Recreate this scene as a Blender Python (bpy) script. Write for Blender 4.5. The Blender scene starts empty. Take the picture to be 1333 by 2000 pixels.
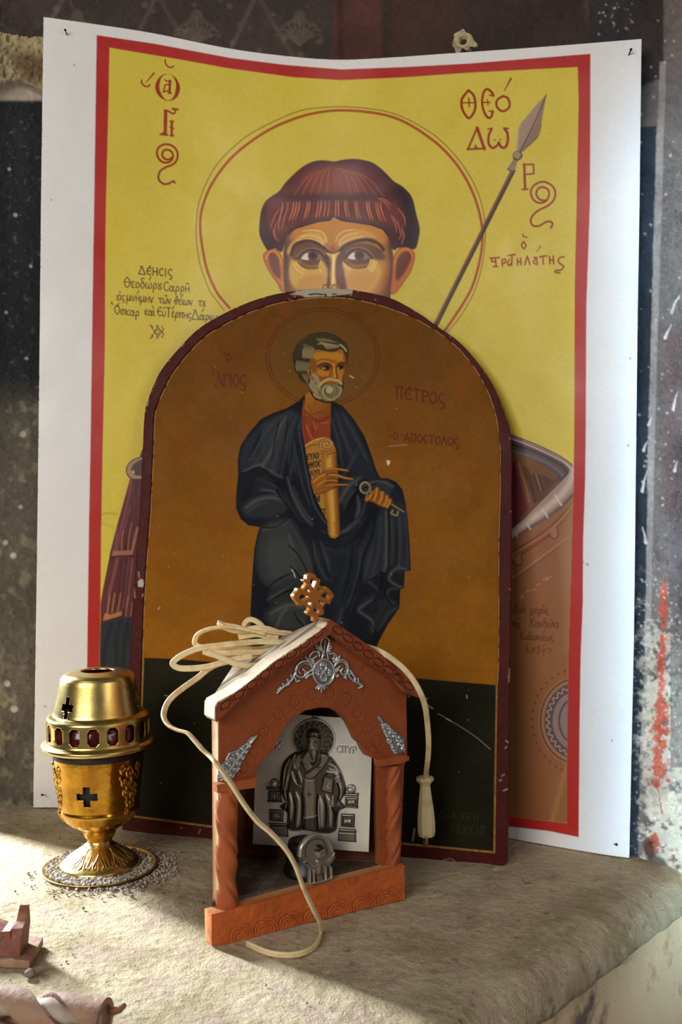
import bpy, bmesh, math, random
import numpy as np
from mathutils import Vector, Matrix
random.seed(7)
SC = bpy.context.scene
COL = SC.collection
# ---------------------------------------------------------------- camera, world, light, exposure
F, ROLL, H = 1900.0, math.radians(0.8), 0.366      # focal length in pixels of the 1333x2000 frame, roll, height over the ledge
CA, SA = math.cos(ROLL), math.sin(ROLL)
cam = bpy.data.cameras.new('camera'); cam_o = bpy.data.objects.new('camera', cam); COL.objects.link(cam_o)
cam.sensor_fit = 'VERTICAL'; cam.sensor_height = 24.0; cam.lens = 24.0 * F / 2000.0
cam.clip_start = 0.01; cam.clip_end = 50
cam_o.matrix_world = Matrix(((CA, -SA, 0, 0), (0, 0, -1, 0), (SA, CA, 0, H), (0, 0, 0, 1)))
cam.dof.use_dof = True; cam.dof.focus_distance = 0.98; cam.dof.aperture_fstop = 8.0
SC.camera = cam_o
SC.view_settings.view_transform = 'Standard'; SC.view_settings.look = 'None'
SC.view_settings.gamma = 1.0; SC.view_settings.use_curve_mapping = False
SC.view_settings.exposure = 0.0
W = bpy.data.worlds.new('church_interior'); SC.world = W; W.use_nodes = True
W.node_tree.nodes['Background'].inputs['Color'].default_value = (0.75, 0.82, 1.0, 1)
W.node_tree.nodes['Background'].inputs['Strength'].default_value = 0.06
def area(name, loc, target, sx, sy, energy, color, spread=180):
    l = bpy.data.lights.new(name, 'AREA'); l.shape = 'RECTANGLE'; l.size = sx; l.size_y = sy
    l.energy = energy; l.color = color; l.spread = math.radians(spread)
    o = bpy.data.objects.new(name, l); COL.objects.link(o)
    o.location = loc; o.rotation_euler = (Vector(target) - Vector(loc)).to_track_quat('-Z', 'Y').to_euler()
    return o
area('window_left', (-1.02, 1.50, 0.52), (-0.15, 0.84, 0.03), 0.10, 0.50, 30.0, (0.84, 0.93, 1.0), 120)
area('doorway_far', (0.10, -1.80, 0.42), (0.42, 1.00, 0.34), 0.14, 0.90, 1.5, (0.48, 0.78, 1.0), 6)
area('nave_daylight', (-1.15, -1.0, 1.05), (0.0, 1.0, 0.3), 1.4, 1.0, 33.0, (1.0, 0.97, 0.92), 180)
area('fill_right', (1.7, -0.9, 0.9), (0.1, 0.95, 0.15), 0.8, 1.2, 12.0, (1.0, 0.95, 0.88), 180)  # added fill light for the surfaces facing right, no real opening
# ---------------------------------------------------------------- helpers
def ray(px, py):                                     # pixel -> (X/Y, Z/Y) of its sight line
    dx = np.asarray(px, float) - 666.5; dy = 1000.0 - np.asarray(py, float)
    return (dx * CA - dy * SA) / F, (dx * SA + dy * CA) / F
def P(px, py, Y):
    x, z = ray(px, py)
    return Vector((float(x * Y), float(Y), float(z * Y + H)))
def on_z(px, py, zz=0.0):
    x, z = ray(px, py); return P(px, py, float((zz - H) / z))
def on_plane(px, py, p0, n):                         # vectorised, returns (...,3)
    x, z = ray(px, py)
    t = (n[0] * p0[0] + n[1] * p0[1] + n[2] * (p0[2] - H)) / (n[0] * x + n[1] + n[2] * z)
    return np.stack([x * t, t, z * t + H], -1)
def PL(px, py, pl):
    return Vector(on_plane(px, py, *pl).tolist())
def Q(s, z=None):                                    # "x,y x,y" -> Nx2 array, optionally from a zoomed crop's coordinates
    a = np.array([[float(v) for v in w.split(',')] for w in s.split()])
    if z is not None: a = a / z[2] + np.array([z[0], z[1]])
    return a
def smooth(p, n=6, closed=False):
    p = np.asarray(p, float); m = len(p)
    if m < 3: return p
    if closed: q = np.vstack([p[-1], p, p[0], p[1]]); k = m
    else: q = np.vstack([2 * p[0] - p[1], p, 2 * p[-1] - p[-2]]); k = m - 1
    out = []
    for i in range(k):
        a, b, c, d = q[i], q[i + 1], q[i + 2], q[i + 3]
        for t in np.arange(n) / n:
            out.append(.5 * ((2 * b) + (c - a) * t + (2 * a - 5 * b + 4 * c - d) * t * t + (3 * b - a - 3 * c + d) * t ** 3))
    if not closed: out.append(p[-1])
    return np.array(out)
def lin(c):
    c = np.asarray(c, float) / 255.0
    return np.where(c <= .04045, c / 12.92, ((c + .055) / 1.055) ** 2.4)
def vnoise(X, Y, seed):
    r = np.random.RandomState(seed).rand(64, 64)
    xi = np.floor(X).astype(int); yi = np.floor(Y).astype(int); fx = X - xi; fy = Y - yi
    fx = fx * fx * (3 - 2 * fx); fy = fy * fy * (3 - 2 * fy)
    a = r[yi % 64, xi % 64]; b = r[yi % 64, (xi + 1) % 64]; c = r[(yi + 1) % 64, xi % 64]; d = r[(yi + 1) % 64, (xi + 1) % 64]
    return (a * (1 - fx) + b * fx) * (1 - fy) + (c * (1 - fx) + d * fx) * fy
def fbm(X, Y, s, o=4, seed=0):
    v = 0; a = .5; t = 0
    for i in range(o):
        v = v + a * vnoise(X / s + 7.3 * i, Y / s + 3.1 * i, seed + i); t += a; a *= .5; s *= .5
    return v / t
class Canvas:
    """a regular grid of paint (linear rgb) and relief height over a patch of surface"""
    def __init__(s, x0, y0, x1, y1, step, bg=(128, 128, 128), gain=1.0):
        s.x0, s.y0, s.step = x0, y0, step
        s.nx = int(round((x1 - x0) / step)) + 1; s.ny = int(round((y1 - y0) / step)) + 1
        s.X, s.Y = np.meshgrid(x0 + np.arange(s.nx) * step, y0 + np.arange(s.ny) * step)
        s.gain = gain
        s.rgb = np.zeros((s.ny, s.nx, 3)); s.rgb[:] = lin(bg) * gain
        s.h = np.zeros((s.ny, s.nx)); s.f = None
    def win(s, p, m):
        a = np.floor((p.min(0) - m - (s.x0, s.y0)) / s.step).astype(int); b = np.ceil((p.max(0) + m - (s.x0, s.y0)) / s.step).astype(int) + 1
        return (slice(max(a[1], 0), max(min(b[1], s.ny), 0)), slice(max(a[0], 0), max(min(b[0], s.nx), 0)))
    def segdist(s, p, m, w=None):                    # distance (beyond half width) to a polyline, within a margin
        wv = np.zeros(len(p)) if w is None else np.asarray(w, float) / 2
        W_ = s.win(p, m + wv.max()); D = np.full(s.X[W_].shape, 1e3)
        if D.size == 0: return W_, D
        oy, ox = W_[0].start, W_[1].start
        for i in range(len(p) - 1):
            q = s.win(p[i:i + 2], m + max(wv[i], wv[i + 1]))
            if q[0].stop <= q[0].start or q[1].stop <= q[1].start: continue
            X, Y = s.X[q], s.Y[q]; a = p[i]; d = p[i + 1] - a; L = d @ d
            t = np.clip(((X - a[0]) * d[0] + (Y - a[1]) * d[1]) / L, 0, 1) if L > 1e-12 else np.zeros_like(X)
            r = np.hypot(X - a[0] - t * d[0], Y - a[1] - t * d[1]) - (wv[i] + t * (wv[i + 1] - wv[i]))
            k = (slice(q[0].start - oy, q[0].stop - oy), slice(q[1].start - ox, q[1].stop - ox))
            D[k] = np.minimum(D[k], r)
        return W_, D
    def sdf(s, p, m):                                # signed distance, positive inside, exact within m of the outline
        p = np.asarray(p, float); c = np.vstack([p, p[:1]])
        W_, D = s.segdist(c, m)
        X, Y = s.X[W_], s.Y[W_]; ins = np.zeros(X.shape, bool)
        if X.size:
            for i in range(len(p)):
                (ax, ay), (bx, by) = c[i], c[i + 1]
                if ay == by: continue
                rows = (Y[:, 0] > min(ay, by)) & (Y[:, 0] <= max(ay, by))
                if rows.any():
                    xi = ax + (Y[rows, :1] - ay) * (bx - ax) / (by - ay)
                    ins[rows] ^= X[rows] < xi
        return W_, np.where(ins, D, -D)
    def mask(s, p, soft=1.0, sm=0):
        if sm: p = smooth(p, sm, True)
        M = np.zeros(s.X.shape); W_, d = s.sdf(p, soft * 2 + 1); M[W_] = np.clip(d / soft + .5, 0, 1); return M
    def put(s, W_, cov, col, a=1.0, clip=None):
        if cov.size == 0: return
        if clip is not None: cov = cov * clip[W_]
        cov = (cov * a)[..., None]
        c = lin(col) * s.gain if not isinstance(col, np.ndarray) else col
        s.rgb[W_] = s.rgb[W_] * (1 - cov) + c * cov
    def fill(s, p, col=None, soft=1.0, a=1.0, sm=0, clip=None, h=None, puff=None, grad=None):
        p = np.asarray(p, float)
        if sm: p = smooth(p, sm, True)
        W_, d = s.sdf(p, max(soft * 2 + 1, (puff or 0) + 1))
        cov = np.clip(d / soft + .5, 0, 1)
        if s.f is not None: s.f[W_] = np.maximum(s.f[W_], d)
        if col is not None:
            if grad is not None:                     # (x0,y0,x1,y1,col2)
                gx, gy = grad[2] - grad[0], grad[3] - grad[1]
                t = np.clip(((s.X[W_] - grad[0]) * gx + (s.Y[W_] - grad[1]) * gy) / (gx * gx + gy * gy), 0, 1)[..., None]
                c = (lin(col) * (1 - t) + lin(grad[4]) * t) * s.gain
                s.put(W_, cov, c, a, clip)
            else: s.put(W_, cov, col, a, clip)
        if h is not None:
            if puff:
                t = np.clip(d / puff, 0, 1); hh = h * np.sqrt(1 - (1 - t) ** 2)
                s.h[W_] = np.where(d > 0, np.maximum(s.h[W_], hh), s.h[W_])
            else: s.h[W_] = s.h[W_] * (1 - cov) + h * cov
    def line(s, p, w, col=None, soft=1.0, a=1.0, sm=5, clip=None, h=None, w1=None, taper=0, add=False):
        p = np.asarray(p, float)
        if sm and len(p) > 2: p = smooth(p, sm)
        n = len(p); t = np.linspace(0, 1, n)
        ws = np.full(n, float(w)) if w1 is None else w + (w1 - w) * t
        if taper == 1: ws = ws * (.25 + .75 * np.sqrt(np.sin(np.pi * np.clip(t, .02, .98))))
        if taper == 2: ws = ws * (1 - .8 * t)
        W_, d = s.segdist(p, soft + 1, ws)
        if d.size == 0: return
        if s.f is not None: s.f[W_] = np.maximum(s.f[W_], -d)
        if col is not None: s.put(W_, np.clip(.5 - d / soft, 0, 1), col, a, clip)
        if h is not None:
            r = ws.max() / 2; t = np.clip(-d / r, 0, 1); hh = h * np.sqrt(1 - (1 - t) ** 2)
            if clip is not None: hh = hh * clip[W_]
            if add or h < 0: s.h[W_] = np.where(d < 0, s.h[W_] + hh, s.h[W_])
            else: s.h[W_] = np.maximum(s.h[W_], hh)
    def dot(s, x, y, r, col=None, soft=1.0, a=1.0, h=None, ry=None, clip=None):
        ry = ry or r; p = np.array([[x - r, y - ry], [x + r, y + ry]]); W_ = s.win(p, soft + 1)
        if s.X[W_].size == 0: return
        q = np.hypot((s.X[W_] - x) / r, (s.Y[W_] - y) / ry); d = (1 - q) * min(r, ry)
        if s.f is not None: s.f[W_] = np.maximum(s.f[W_], d)
        if col is not None: s.put(W_, np.clip(d / soft + .5, 0, 1), col, a, clip)
        if h is not None: s.h[W_] = np.where(q < 1, np.maximum(s.h[W_], h * np.sqrt(np.clip(1 - q * q, 0, 1))), s.h[W_])
    def mottle(s, scale, amt, seed, M=None, o=4):    # grain of the paint itself
        n = (fbm(s.X, s.Y, scale, o, seed) - .5) * 2 * amt
        if M is not None: n = n * M
        s.rgb *= (1 + n)[..., None]
    def text(s, txt, x, y, size, col, w, slope=0.0, wx=1.0, sp=.16, a=1.0, soft=1.0, h=None, slant=0.0):
        ox = 0.0
        for ch in txt:
            if ch == ' ': ox += .45; continue
            if ch in ACC: gw, st, ox0 = 0, ACC[ch], ox - sp - .30
            else:
                gw, st = GLYPH[ch]; ox0 = ox
            for q in st:
                sm = q[0] == '~'; g = Q(q[1:] if sm else q)
                gx = x + (ox0 + g[:, 0] + slant * g[:, 1]) * size * wx
                gy = y - g[:, 1] * size + (gx - x) * slope
                s.line(np.stack([gx, gy], 1), w, col, soft, a, 5 if sm else 0, h=h)
            if ch not in ACC: ox += gw + sp
        return x + ox * size * wx
GLYPH = {
 'Δ': (.85, ["0,0 .42,1 .85,0 0,0", ".2,1 .45,.98"]), 'Ε': (.55, ["~.52,.82 .36,1 .08,.75 .05,.35 .25,.02 .55,.15", ".06,.52 .45,.52"]),
 'Η': (.62, [".05,1 .05,0", ".57,1 .57,0", ".05,.5 .57,.5"]), 'Ι': (.2, [".1,1 .1,0"]), 'Ϲ': (.52, ["~.5,.85 .34,1 .08,.75 .05,.35 .25,.02 .52,.15"]),
 'Ϛ': (.52, ["~.5,.85 .34,1 .08,.75 .08,.38 .38,.15 .5,-.05 .4,-.28 .22,-.3"]), 'Θ': (.62, ["~.3,1 .05,.7 .05,.3 .3,0 .57,.3 .57,.7 .3,1", "-.04,.52 .66,.52"]),
 'Ο': (.6, ["~.3,1 .05,.7 .05,.3 .3,0 .55,.3 .55,.7 .3,1"]), 'Κ': (.6, [".06,1 .06,0", ".55,1 .08,.5 .6,0"]), 'Π': (.65, ["0,1 .65,1", ".12,1 .12,0", ".53,1 .53,0"]),
 'Τ': (.6, ["0,1 .6,1", ".3,1 .3,0"]), 'Ρ': (.5, [".08,1 .08,0", "~.08,1 .4,.98 .48,.76 .38,.54 .08,.5"]), 'Α': (.65, ["0,0 .35,1 .65,0", ".1,.35 .35,.3 .55,.4"]),
 'Γ': (.5, [".08,0 .08,1 .5,1 .5,.85"]), 'Υ': (.6, ["0,1 .3,.5 .6,1", ".3,.5 .3,0"]), 'Λ': (.65, ["0,0 .33,1 .65,0"]), 'Ν': (.62, [".05,0 .05,1 .57,0 .57,1"]),
 'Χ': (.6, ["0,1 .6,0", ".6,1 0,0"]), 'Λ': (.6, ["0,0 .3,1 .6,0"]),
 'α': (.55, ["~.5,.58 .36,.1 .16,0 .02,.25 .14,.55 .32,.45 .42,.05 .55,.04"]), 'ε': (.42, ["~.4,.55 .2,.6 .06,.45 .22,.32 .06,.18 .18,0 .42,.08"]),
 'ο': (.42, ["~.2,.58 .03,.3 .2,0 .4,.28 .2,.58"]), 'δ': (.45, ["~.42,.95 .18,.98 .12,.8 .38,.5 .38,.15 .2,0 .04,.22 .16,.52 .34,.52"]),
 'ω': (.7, ["~.12,.58 .02,.25 .16,0 .34,.2 .36,.4", "~.34,.2 .5,0 .68,.25 .58,.58"]), 'ρ': (.45, ["~.05,-.35 .1,.3 .26,.58 .42,.35 .3,.05 .1,.12"]),
 'ȣ': (.45, ["~.05,.6 .2,.35 .4,.12 .24,-.02 .06,.12 .24,.35 .4,.6"]), 'ι': (.2, ["~.08,.58 .08,.1 .2,.03"]), 'ς': (.42, ["~.4,.55 .2,.58 .05,.35 .15,.15 .34,.05 .3,-.18 .15,-.2"]),
 'μ': (.58, ["~.02,-.35 .1,.2 .12,.58", "~.1,.2 .25,.0 .42,.2 .46,.58", "~.46,.3 .5,.05 .6,.04"]), 'ν': (.45, ["0,.58 .2,0 .42,.58"]), 'η': (.48, [".05,.6 .05,0", ".44,.6 .44,0", ".05,.32 .44,.32"]),
 'τ': (.45, ["0,.55 .48,.6", "~.24,.58 .22,.12 .34,.02"]), 'θ': (.5, ["~-.1,.3 .08,.4 .3,.95 .42,.7 .3,.05 .1,.05 .1,.35 .3,.45 .55,.5"]), 'σ': (.5, ["~.52,.58 .2,.56 .03,.28 .2,0 .4,.25 .26,.56"]),
 'κ': (.48, [".06,.6 .06,0", "~.45,.58 .1,.3 .28,.1 .48,.0"]), 'π': (.55, ["0,.55 .56,.6", ".14,.56 .12,0", ".42,.58 .44,0"]), 'χ': (.5, ["~0,.55 .2,.2 .42,-.3", "~.48,.58 .2,.1 .02,-.3"]),
 'λ': (.48, ["~.05,.9 .16,.85 .46,0", ".27,.5 .03,0"]), 'υ': (.45, ["~.02,.55 .1,.1 .25,0 .42,.25 .4,.58"]), 'γ': (.45, ["~0,.55 .2,.1 .16,-.35", ".44,.58 .2,.1"]), 'ξ': (.4, ["~.36,.9 .08,.75 .3,.6 .06,.4 .34,.2 .04,0 .2,-.2"]),
 '1': (.3, [".02,.8 .18,1 .18,0"]), '7': (.5, ["0,1 .5,1 .2,0"]), 'ϡ': (.5, ["~.0,.5 .3,.6 .45,.3 .2,0 .05,.1"]),
}
ACC = {'´': ["0,.85 .22,1.2"], '`': ["0,1.15 .16,.85"], '῀': ["~-.06,.82 .1,.98 .25,.84"], '᾿': ["~.05,1.02 .12,.95 .06,.82"], '῾': ["~.12,1.25 .0,1.18 .06,1.05 .16,1.06"], ':': [".4,.45 .42,.45", ".4,.1 .42,.1"]}
def tag(o, label=None, cat=None, group=None, kind=None):
    if label: o['label'] = label
    if cat: o['category'] = cat
    if group: o['group'] = group
    if kind: o['kind'] = kind
    return o
def empty(name, loc, label, cat, group=None):
    o = bpy.data.objects.new(name, None); COL.objects.link(o); o.location = loc; o.empty_display_size = .02
    bpy.context.view_layer.update()
    return tag(o, label, cat, group)
def link(name, me, mat=None, parent=None):
    o = bpy.data.objects.new(name, me); COL.objects.link(o)
    if mat: me.materials.append(mat)
    if parent is not None:
        o.parent = parent; o.matrix_parent_inverse = Matrix.Translation(-Vector(parent.location)) if parent.type == 'EMPTY' else Matrix()
    return o
def raw(name, V, quads, cols=None, sharp=None, smooth_=True):
    V = np.asarray(V, np.float32); quads = np.asarray(quads, np.int32)
    me = bpy.data.meshes.new(name)
    me.vertices.add(len(V)); me.vertices.foreach_set('co', V.ravel())
    m = len(quads); k = quads.shape[1]
    me.loops.add(m * k); me.loops.foreach_set('vertex_index', quads.ravel())
    me.polygons.add(m); me.polygons.foreach_set('loop_start', np.arange(m, dtype=np.int32) * k)
    sh = np.full(m, not smooth_) if sharp is None else sharp
    at = me.attributes.new('sharp_face', 'BOOLEAN', 'FACE'); at.data.foreach_set('value', np.asarray(sh, bool))
    me.update(calc_edges=True)
    if cols is not None:
        ca = me.color_attributes.new('col', 'FLOAT_COLOR', 'POINT')
        c4 = np.ones((len(V), 4), np.float32); c4[:, :3] = cols; ca.data.foreach_set('color', c4.ravel())
    return me
def sheet(name, c, pos, mat, parent=None, field=None, thick=0.0, back=None, side=None, flip=False):
    """mesh of a canvas: paint + relief, cut out along field=0, given thickness"""
    X, Y = c.X.copy(), c.Y.copy(); ny, nx = X.shape
    if field is not None:
        gy, gx = np.gradient(field, c.step); g2 = np.maximum(gx * gx + gy * gy, .25)
        near = np.abs(field) < .75 * c.step
        X[near] -= (field * gx / g2)[near]; Y[near] -= (field * gy / g2)[near]
        ok = (field > -.75 * c.step)
        deep = field > 0
        keep = ok[:-1, :-1] & ok[1:, :-1] & ok[:-1, 1:] & ok[1:, 1:] & (deep[:-1, :-1] | deep[1:, :-1] | deep[:-1, 1:] | deep[1:, 1:])
    else: keep = np.ones((ny - 1, nx - 1), bool)
    idx = np.arange(ny * nx).reshape(ny, nx)
    a, b, d, e = idx[:-1, :-1][keep], idx[:-1, 1:][keep], idx[1:, 1:][keep], idx[1:, :-1][keep]
    q = np.stack([a, e, d, b], 1)                    # faces the viewer for x right, y down
    used = np.zeros(ny * nx, bool); used[q.ravel()] = True
    re = np.cumsum(used) - 1; q = re[q]
    V = pos(X.ravel()[used], Y.ravel()[used], c.h.ravel()[used]); C = c.rgb.reshape(-1, 3)[used]
    sharp = np.zeros(len(q), bool)
    if thick:
        n = len(V); B = pos(X.ravel()[used], Y.ravel()[used], np.full(n, -thick))
        ed = np.concatenate([q[:, [0, 1]], q[:, [1, 2]], q[:, [2, 3]], q[:, [3, 0]]])
        key = np.sort(ed, 1); kk = key[:, 0].astype(np.int64) * n + key[:, 1]
        u, inv, cnt = np.unique(kk, return_inverse=True, return_counts=True)
        be = ed[cnt[inv] == 1]
        sq = np.stack([be[:, 1], be[:, 0], be[:, 0] + n, be[:, 1] + n], 1)
        bq = q[:, ::-1] + n
        if back == 'open': bq = bq[:0]
        q = np.concatenate([q, sq, bq]); sharp = np.concatenate([sharp, np.ones(len(sq) + len(bq), bool)])
        if back == 'round': sharp[:] = False
        V = np.concatenate([V, B]); C = np.concatenate([C, np.tile(lin(side), (n, 1)) if side is not None else C])
    if flip: q = q[:, ::-1]
    return link(name, raw(name, V, q, C, sharp), mat, parent)
def planepos(pl):
    n = np.asarray(pl[1], float)
    return lambda X, Y, h: on_plane(X, Y, *pl) + h[:, None] * n
def polyfield(c, p, holes=(), m=6):
    D = np.full(c.X.shape, -50.0); W_, d = c.sdf(p, m); D[W_] = np.maximum(-50, np.minimum(d, 50))
    for hp in holes:
        W_, d = c.sdf(hp, m); D[W_] = np.minimum(D[W_], -np.clip(d, -50, 50))
    return D
# ---- plain solids gathered in a bmesh
def bm_new(): return bmesh.new()
def done(name, bm, mat, parent=None, smooth_=False, bevel=0, seg=2):
    if bevel:
        bmesh.ops.bevel(bm, geom=[e for e in bm.edges if e.is_manifold and e.calc_face_angle(0) > .5], offset=bevel, segments=seg, affect='EDGES', profile=.6)
    bmesh.ops.recalc_face_normals(bm, faces=bm.faces)
    me = bpy.data.meshes.new(name); bm.to_mesh(me); bm.free()
    for p in me.polygons: p.use_smooth = smooth_
    return link(name, me, mat, parent)
def prism(bm, pts, off):                             # polygon of 3D points pushed along a vector
    a = [bm.verts.new(p) for p in pts]; b = [bm.verts.new(Vector(p) + Vector(off)) for p in pts]; n = len(a)
    bm.faces.new(a); bm.faces.new(b[::-1])
    for i in range(n): bm.faces.new((a[i], b[i], b[(i + 1) % n], a[(i + 1) % n]))
def lathe(name, prof, mat, parent, M, n=72, smooth_=True, col=None):
    prof = np.asarray(prof, float); th = np.linspace(0, 2 * np.pi, n, endpoint=False)
    V = np.stack([prof[:, None, 0] * np.cos(th), prof[:, None, 0] * np.sin(th), np.repeat(prof[:, 1:2], n, 1)], -1).reshape(-1, 3)
    V = np.array([M @ Vector(v) for v in V]); q = []
    for i in range(len(prof) - 1):
        for j in range(n):
            k = (j + 1) % n; q.append((i * n + j, i * n + k, (i + 1) * n + k, (i + 1) * n + j))
    return link(name, raw(name, V, q, None, None, smooth_), mat, parent)
def sweep(name, path, prof, mat, parent=None, up=(0, 0, 1), twist=0.0, scale=None, cap=True):
    path = np.asarray(path, float); n = len(path); prof = np.asarray(prof, float); k = len(prof)
    T = np.gradient(path, axis=0); T /= np.linalg.norm(T, axis=1)[:, None]
    u = np.asarray(up, float); u = u - T[0] * (u @ T[0]); u /= np.linalg.norm(u); V = []
    for i in range(n):
        u = u - T[i] * (u @ T[i]); u /= np.linalg.norm(u); w = np.cross(T[i], u)
        tw = twist[i] if hasattr(twist, '__len__') else twist * i / n
        c, s = math.cos(tw), math.sin(tw); a = c * u + s * w; b = c * w - s * u
        sc = 1 if scale is None else scale[i]
        V += [path[i] + sc * (p[0] * a + p[1] * b) for p in prof]
    q = []
    for i in range(n - 1):
        for j in range(k):
            m = (j + 1) % k; q.append((i * k + j, i * k + m, (i + 1) * k + m, (i + 1) * k + j))
    V = list(V)
    if cap:
        for base, fl in ((0, 1), ((n - 1) * k, 0)):
            ci = len(V); V.append(np.mean(V[base:base + k], axis=0))
            for j in range(k):
                m = (j + 1) % k; t = (base + j, base + m, ci, ci)
                q.append((t[1], t[0], ci, ci) if fl else t)
        # fan triangles kept as quads with a repeated corner are invalid: split them out
        tri = [t for t in q if t[2] == t[3]]; q = [t for t in q if t[2] != t[3]]
        me = bpy.data.meshes.new(name); me.from_pydata([tuple(v) for v in V], [], [tuple(int(x) for x in t) for t in q] + [tuple(int(x) for x in t[:3]) for t in tri])
        for p in me.polygons: p.use_smooth = True
        return link(name, me, mat, parent)
    return link(name, raw(name, V, q), mat, parent)
def circ(r, n=10): return [(r * math.cos(2 * math.pi * i / n), r * math.sin(2 * math.pi * i / n)) for i in range(n)]
# ---- procedural materials
def material(name, col=(128, 128, 128), rough=.6, metal=0.0, vcol=False, noise=None, bump=None, spec=.5, coat=0.0, trans=0.0, tint=None, rvar=None):
    m = bpy.data.materials.new(name); m.use_nodes = True; nt = m.node_tree; N, L = nt.nodes, nt.links
    b = N['Principled BSDF']; b.inputs['Roughness'].default_value = rough; b.inputs['Metallic'].default_value = metal
    b.inputs['Specular IOR Level'].default_value = spec; b.inputs['Coat Weight'].default_value = coat; b.inputs['Coat Roughness'].default_value = .15
    b.inputs['Transmission Weight'].default_value = trans
    tc = N.new('ShaderNodeTexCoord')
    if vcol:
        a = N.new('ShaderNodeVertexColor'); a.layer_name = 'col'; src = a.outputs['Color']
    else:
        r = N.new('ShaderNodeRGB'); r.outputs[0].default_value = (*lin(col), 1); src = r.outputs[0]
    if noise:                                        # list of (scale, colour, low, high, detail): stains mixed over the base
        for sc, c2, lo, hi, de in noise:
            t = N.new('ShaderNodeTexNoise'); t.inputs['Scale'].default_value = sc; t.inputs['Detail'].default_value = de; t.inputs['Roughness'].default_value = .65
            L.new(tc.outputs['Object'], t.inputs['Vector'])
            mr = N.new('ShaderNodeMapRange'); mr.inputs['From Min'].default_value = lo; mr.inputs['From Max'].default_value = hi
            L.new(t.outputs['Fac'], mr.inputs['Value'])
            mx = N.new('ShaderNodeMix'); mx.data_type = 'RGBA'
            L.new(mr.outputs['Result'], mx.inputs['Factor']); L.new(src, mx.inputs['A']); mx.inputs['B'].default_value = (*lin(c2), 1)
            src = mx.outputs['Result']
    L.new(src, b.inputs['Base Color'])
    if rvar:
        t = N.new('ShaderNodeTexNoise'); t.inputs['Scale'].default_value = rvar[0]; t.inputs['Detail'].default_value = 4
        L.new(tc.outputs['Object'], t.inputs['Vector'])
        mr = N.new('ShaderNodeMapRange'); mr.inputs['From Min'].default_value = .3; mr.inputs['From Max'].default_value = .7; mr.inputs['To Min'].default_value = rvar[1]; mr.inputs['To Max'].default_value = rvar[2]
        L.new(t.outputs['Fac'], mr.inputs['Value']); L.new(mr.outputs['Result'], b.inputs['Roughness'])
    if bump:                                         # list of (scale, distance, detail)
        prev = None
        for sc, di, de in bump:
            t = N.new('ShaderNodeTexNoise'); t.inputs['Scale'].default_value = sc; t.inputs['Detail'].default_value = de
            L.new(tc.outputs['Object'], t.inputs['Vector'])
            bp = N.new('ShaderNodeBump'); bp.inputs['Distance'].default_value = di; bp.inputs['Strength'].default_value = 1.0
            L.new(t.outputs['Fac'], bp.inputs['Height'])
            if prev: L.new(prev, bp.inputs['Normal'])
            prev = bp.outputs['Normal']
        L.new(prev, b.inputs['Normal'])
    return m
# ---------------------------------------------------------------- the setting: apse wall, stone ledge, plastered face below it
WX = np.array([-1.2, -.7, -.55, -.485, -.43, -.38, -.17, .02, .187, .30, .36, .45, .7, 1.0]); WY = np.array([.95, .99, 1.06, 1.125, 1.19, 1.20, 1.225, 1.215, 1.135, 1.066, 1.018, .95, .80, .66])
_wx = np.linspace(-1.2, 1.0, 400); _wy = np.interp(_wx, WX, WY)
for _ in range(3): _wy = np.convolve(np.pad(_wy, 3, 'edge'), np.ones(7) / 7, 'valid')
def wall_pos(X, Y, h):
    rx, rz = ray(X, Y); x = np.interp(rx, _wx / _wy, _wx); y = np.interp(x, _wx, _wy)
    nx = np.gradient(_wy, _wx); s = np.interp(x, _wx, nx); k = 1 / np.sqrt(1 + s * s)
    return np.stack([x + s * k * h, y - k * h, rz * y + H], -1)
c = Canvas(-112, -330, 1580, 1730, 2.2, (58, 48, 43), 1.5)
X, Y = c.X, c.Y
n1 = fbm(X, Y, 90, 5, 1); n2 = fbm(X, Y, 24, 4, 11); n3 = fbm(X, Y, 7, 3, 21)
# painted palmette frieze along the top
for cx in (-190, -20, 150, 385, 585):
    for cy, s in ((-160, 1), (42, 1)):
        for k in range(-4, 5):
            a = k * .33; r = 62 - 4 * abs(k)
            for rr in (1, .62):
                c.line([(cx, cy + 46), (cx + r * rr * .5 * math.sin(a) * 1.25, cy + 34 - r * rr * .62 * math.cos(a)), (cx + r * rr * math.sin(a), cy + 34 - r * rr * .55 * math.cos(a))], 5, (86, 74, 65), 3, .55)
        c.dot(cx, cy - 8, 12, (92, 80, 70), 4, .5, ry=16)
for x0 in (-250, -60, 110, 290, 485):
    c.line([(x0 - 60, 150), (x0 + 40, -60), (x0 + 130, -250)], 9, (84, 74, 68), 4, .6, 0); c.line([(x0 + 110, 150), (x0 - 10, -60), (x0 - 90, -250)], 9, (80, 70, 64), 4, .5, 0)
for i in range(70):
    c.dot(random.uniform(-200, 640), random.uniform(-100, 110), random.uniform(2, 7), (98, 84, 74), 4, .45)
c.fill([(648, -340), (742, -340), (748, 140), (652, 140)], (78, 44, 36), 8, .85); c.fill([(655, -340), (668, -340), (672, 140), (660, 140)], (52, 32, 28), 6, .7)
c.fill([(742, -340), (1240, -340), (1240, 300), (748, 300)], (48, 37, 31), 10, .9)
c.fill([(760, -340), (900, -340), (905, 120), (765, 120)], (66, 42, 33), 30, .5)
c.fill([(1150, 10), (1240, 15), (1250, 70), (1160, 60)], (112, 84, 58), 30, .6)
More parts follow.
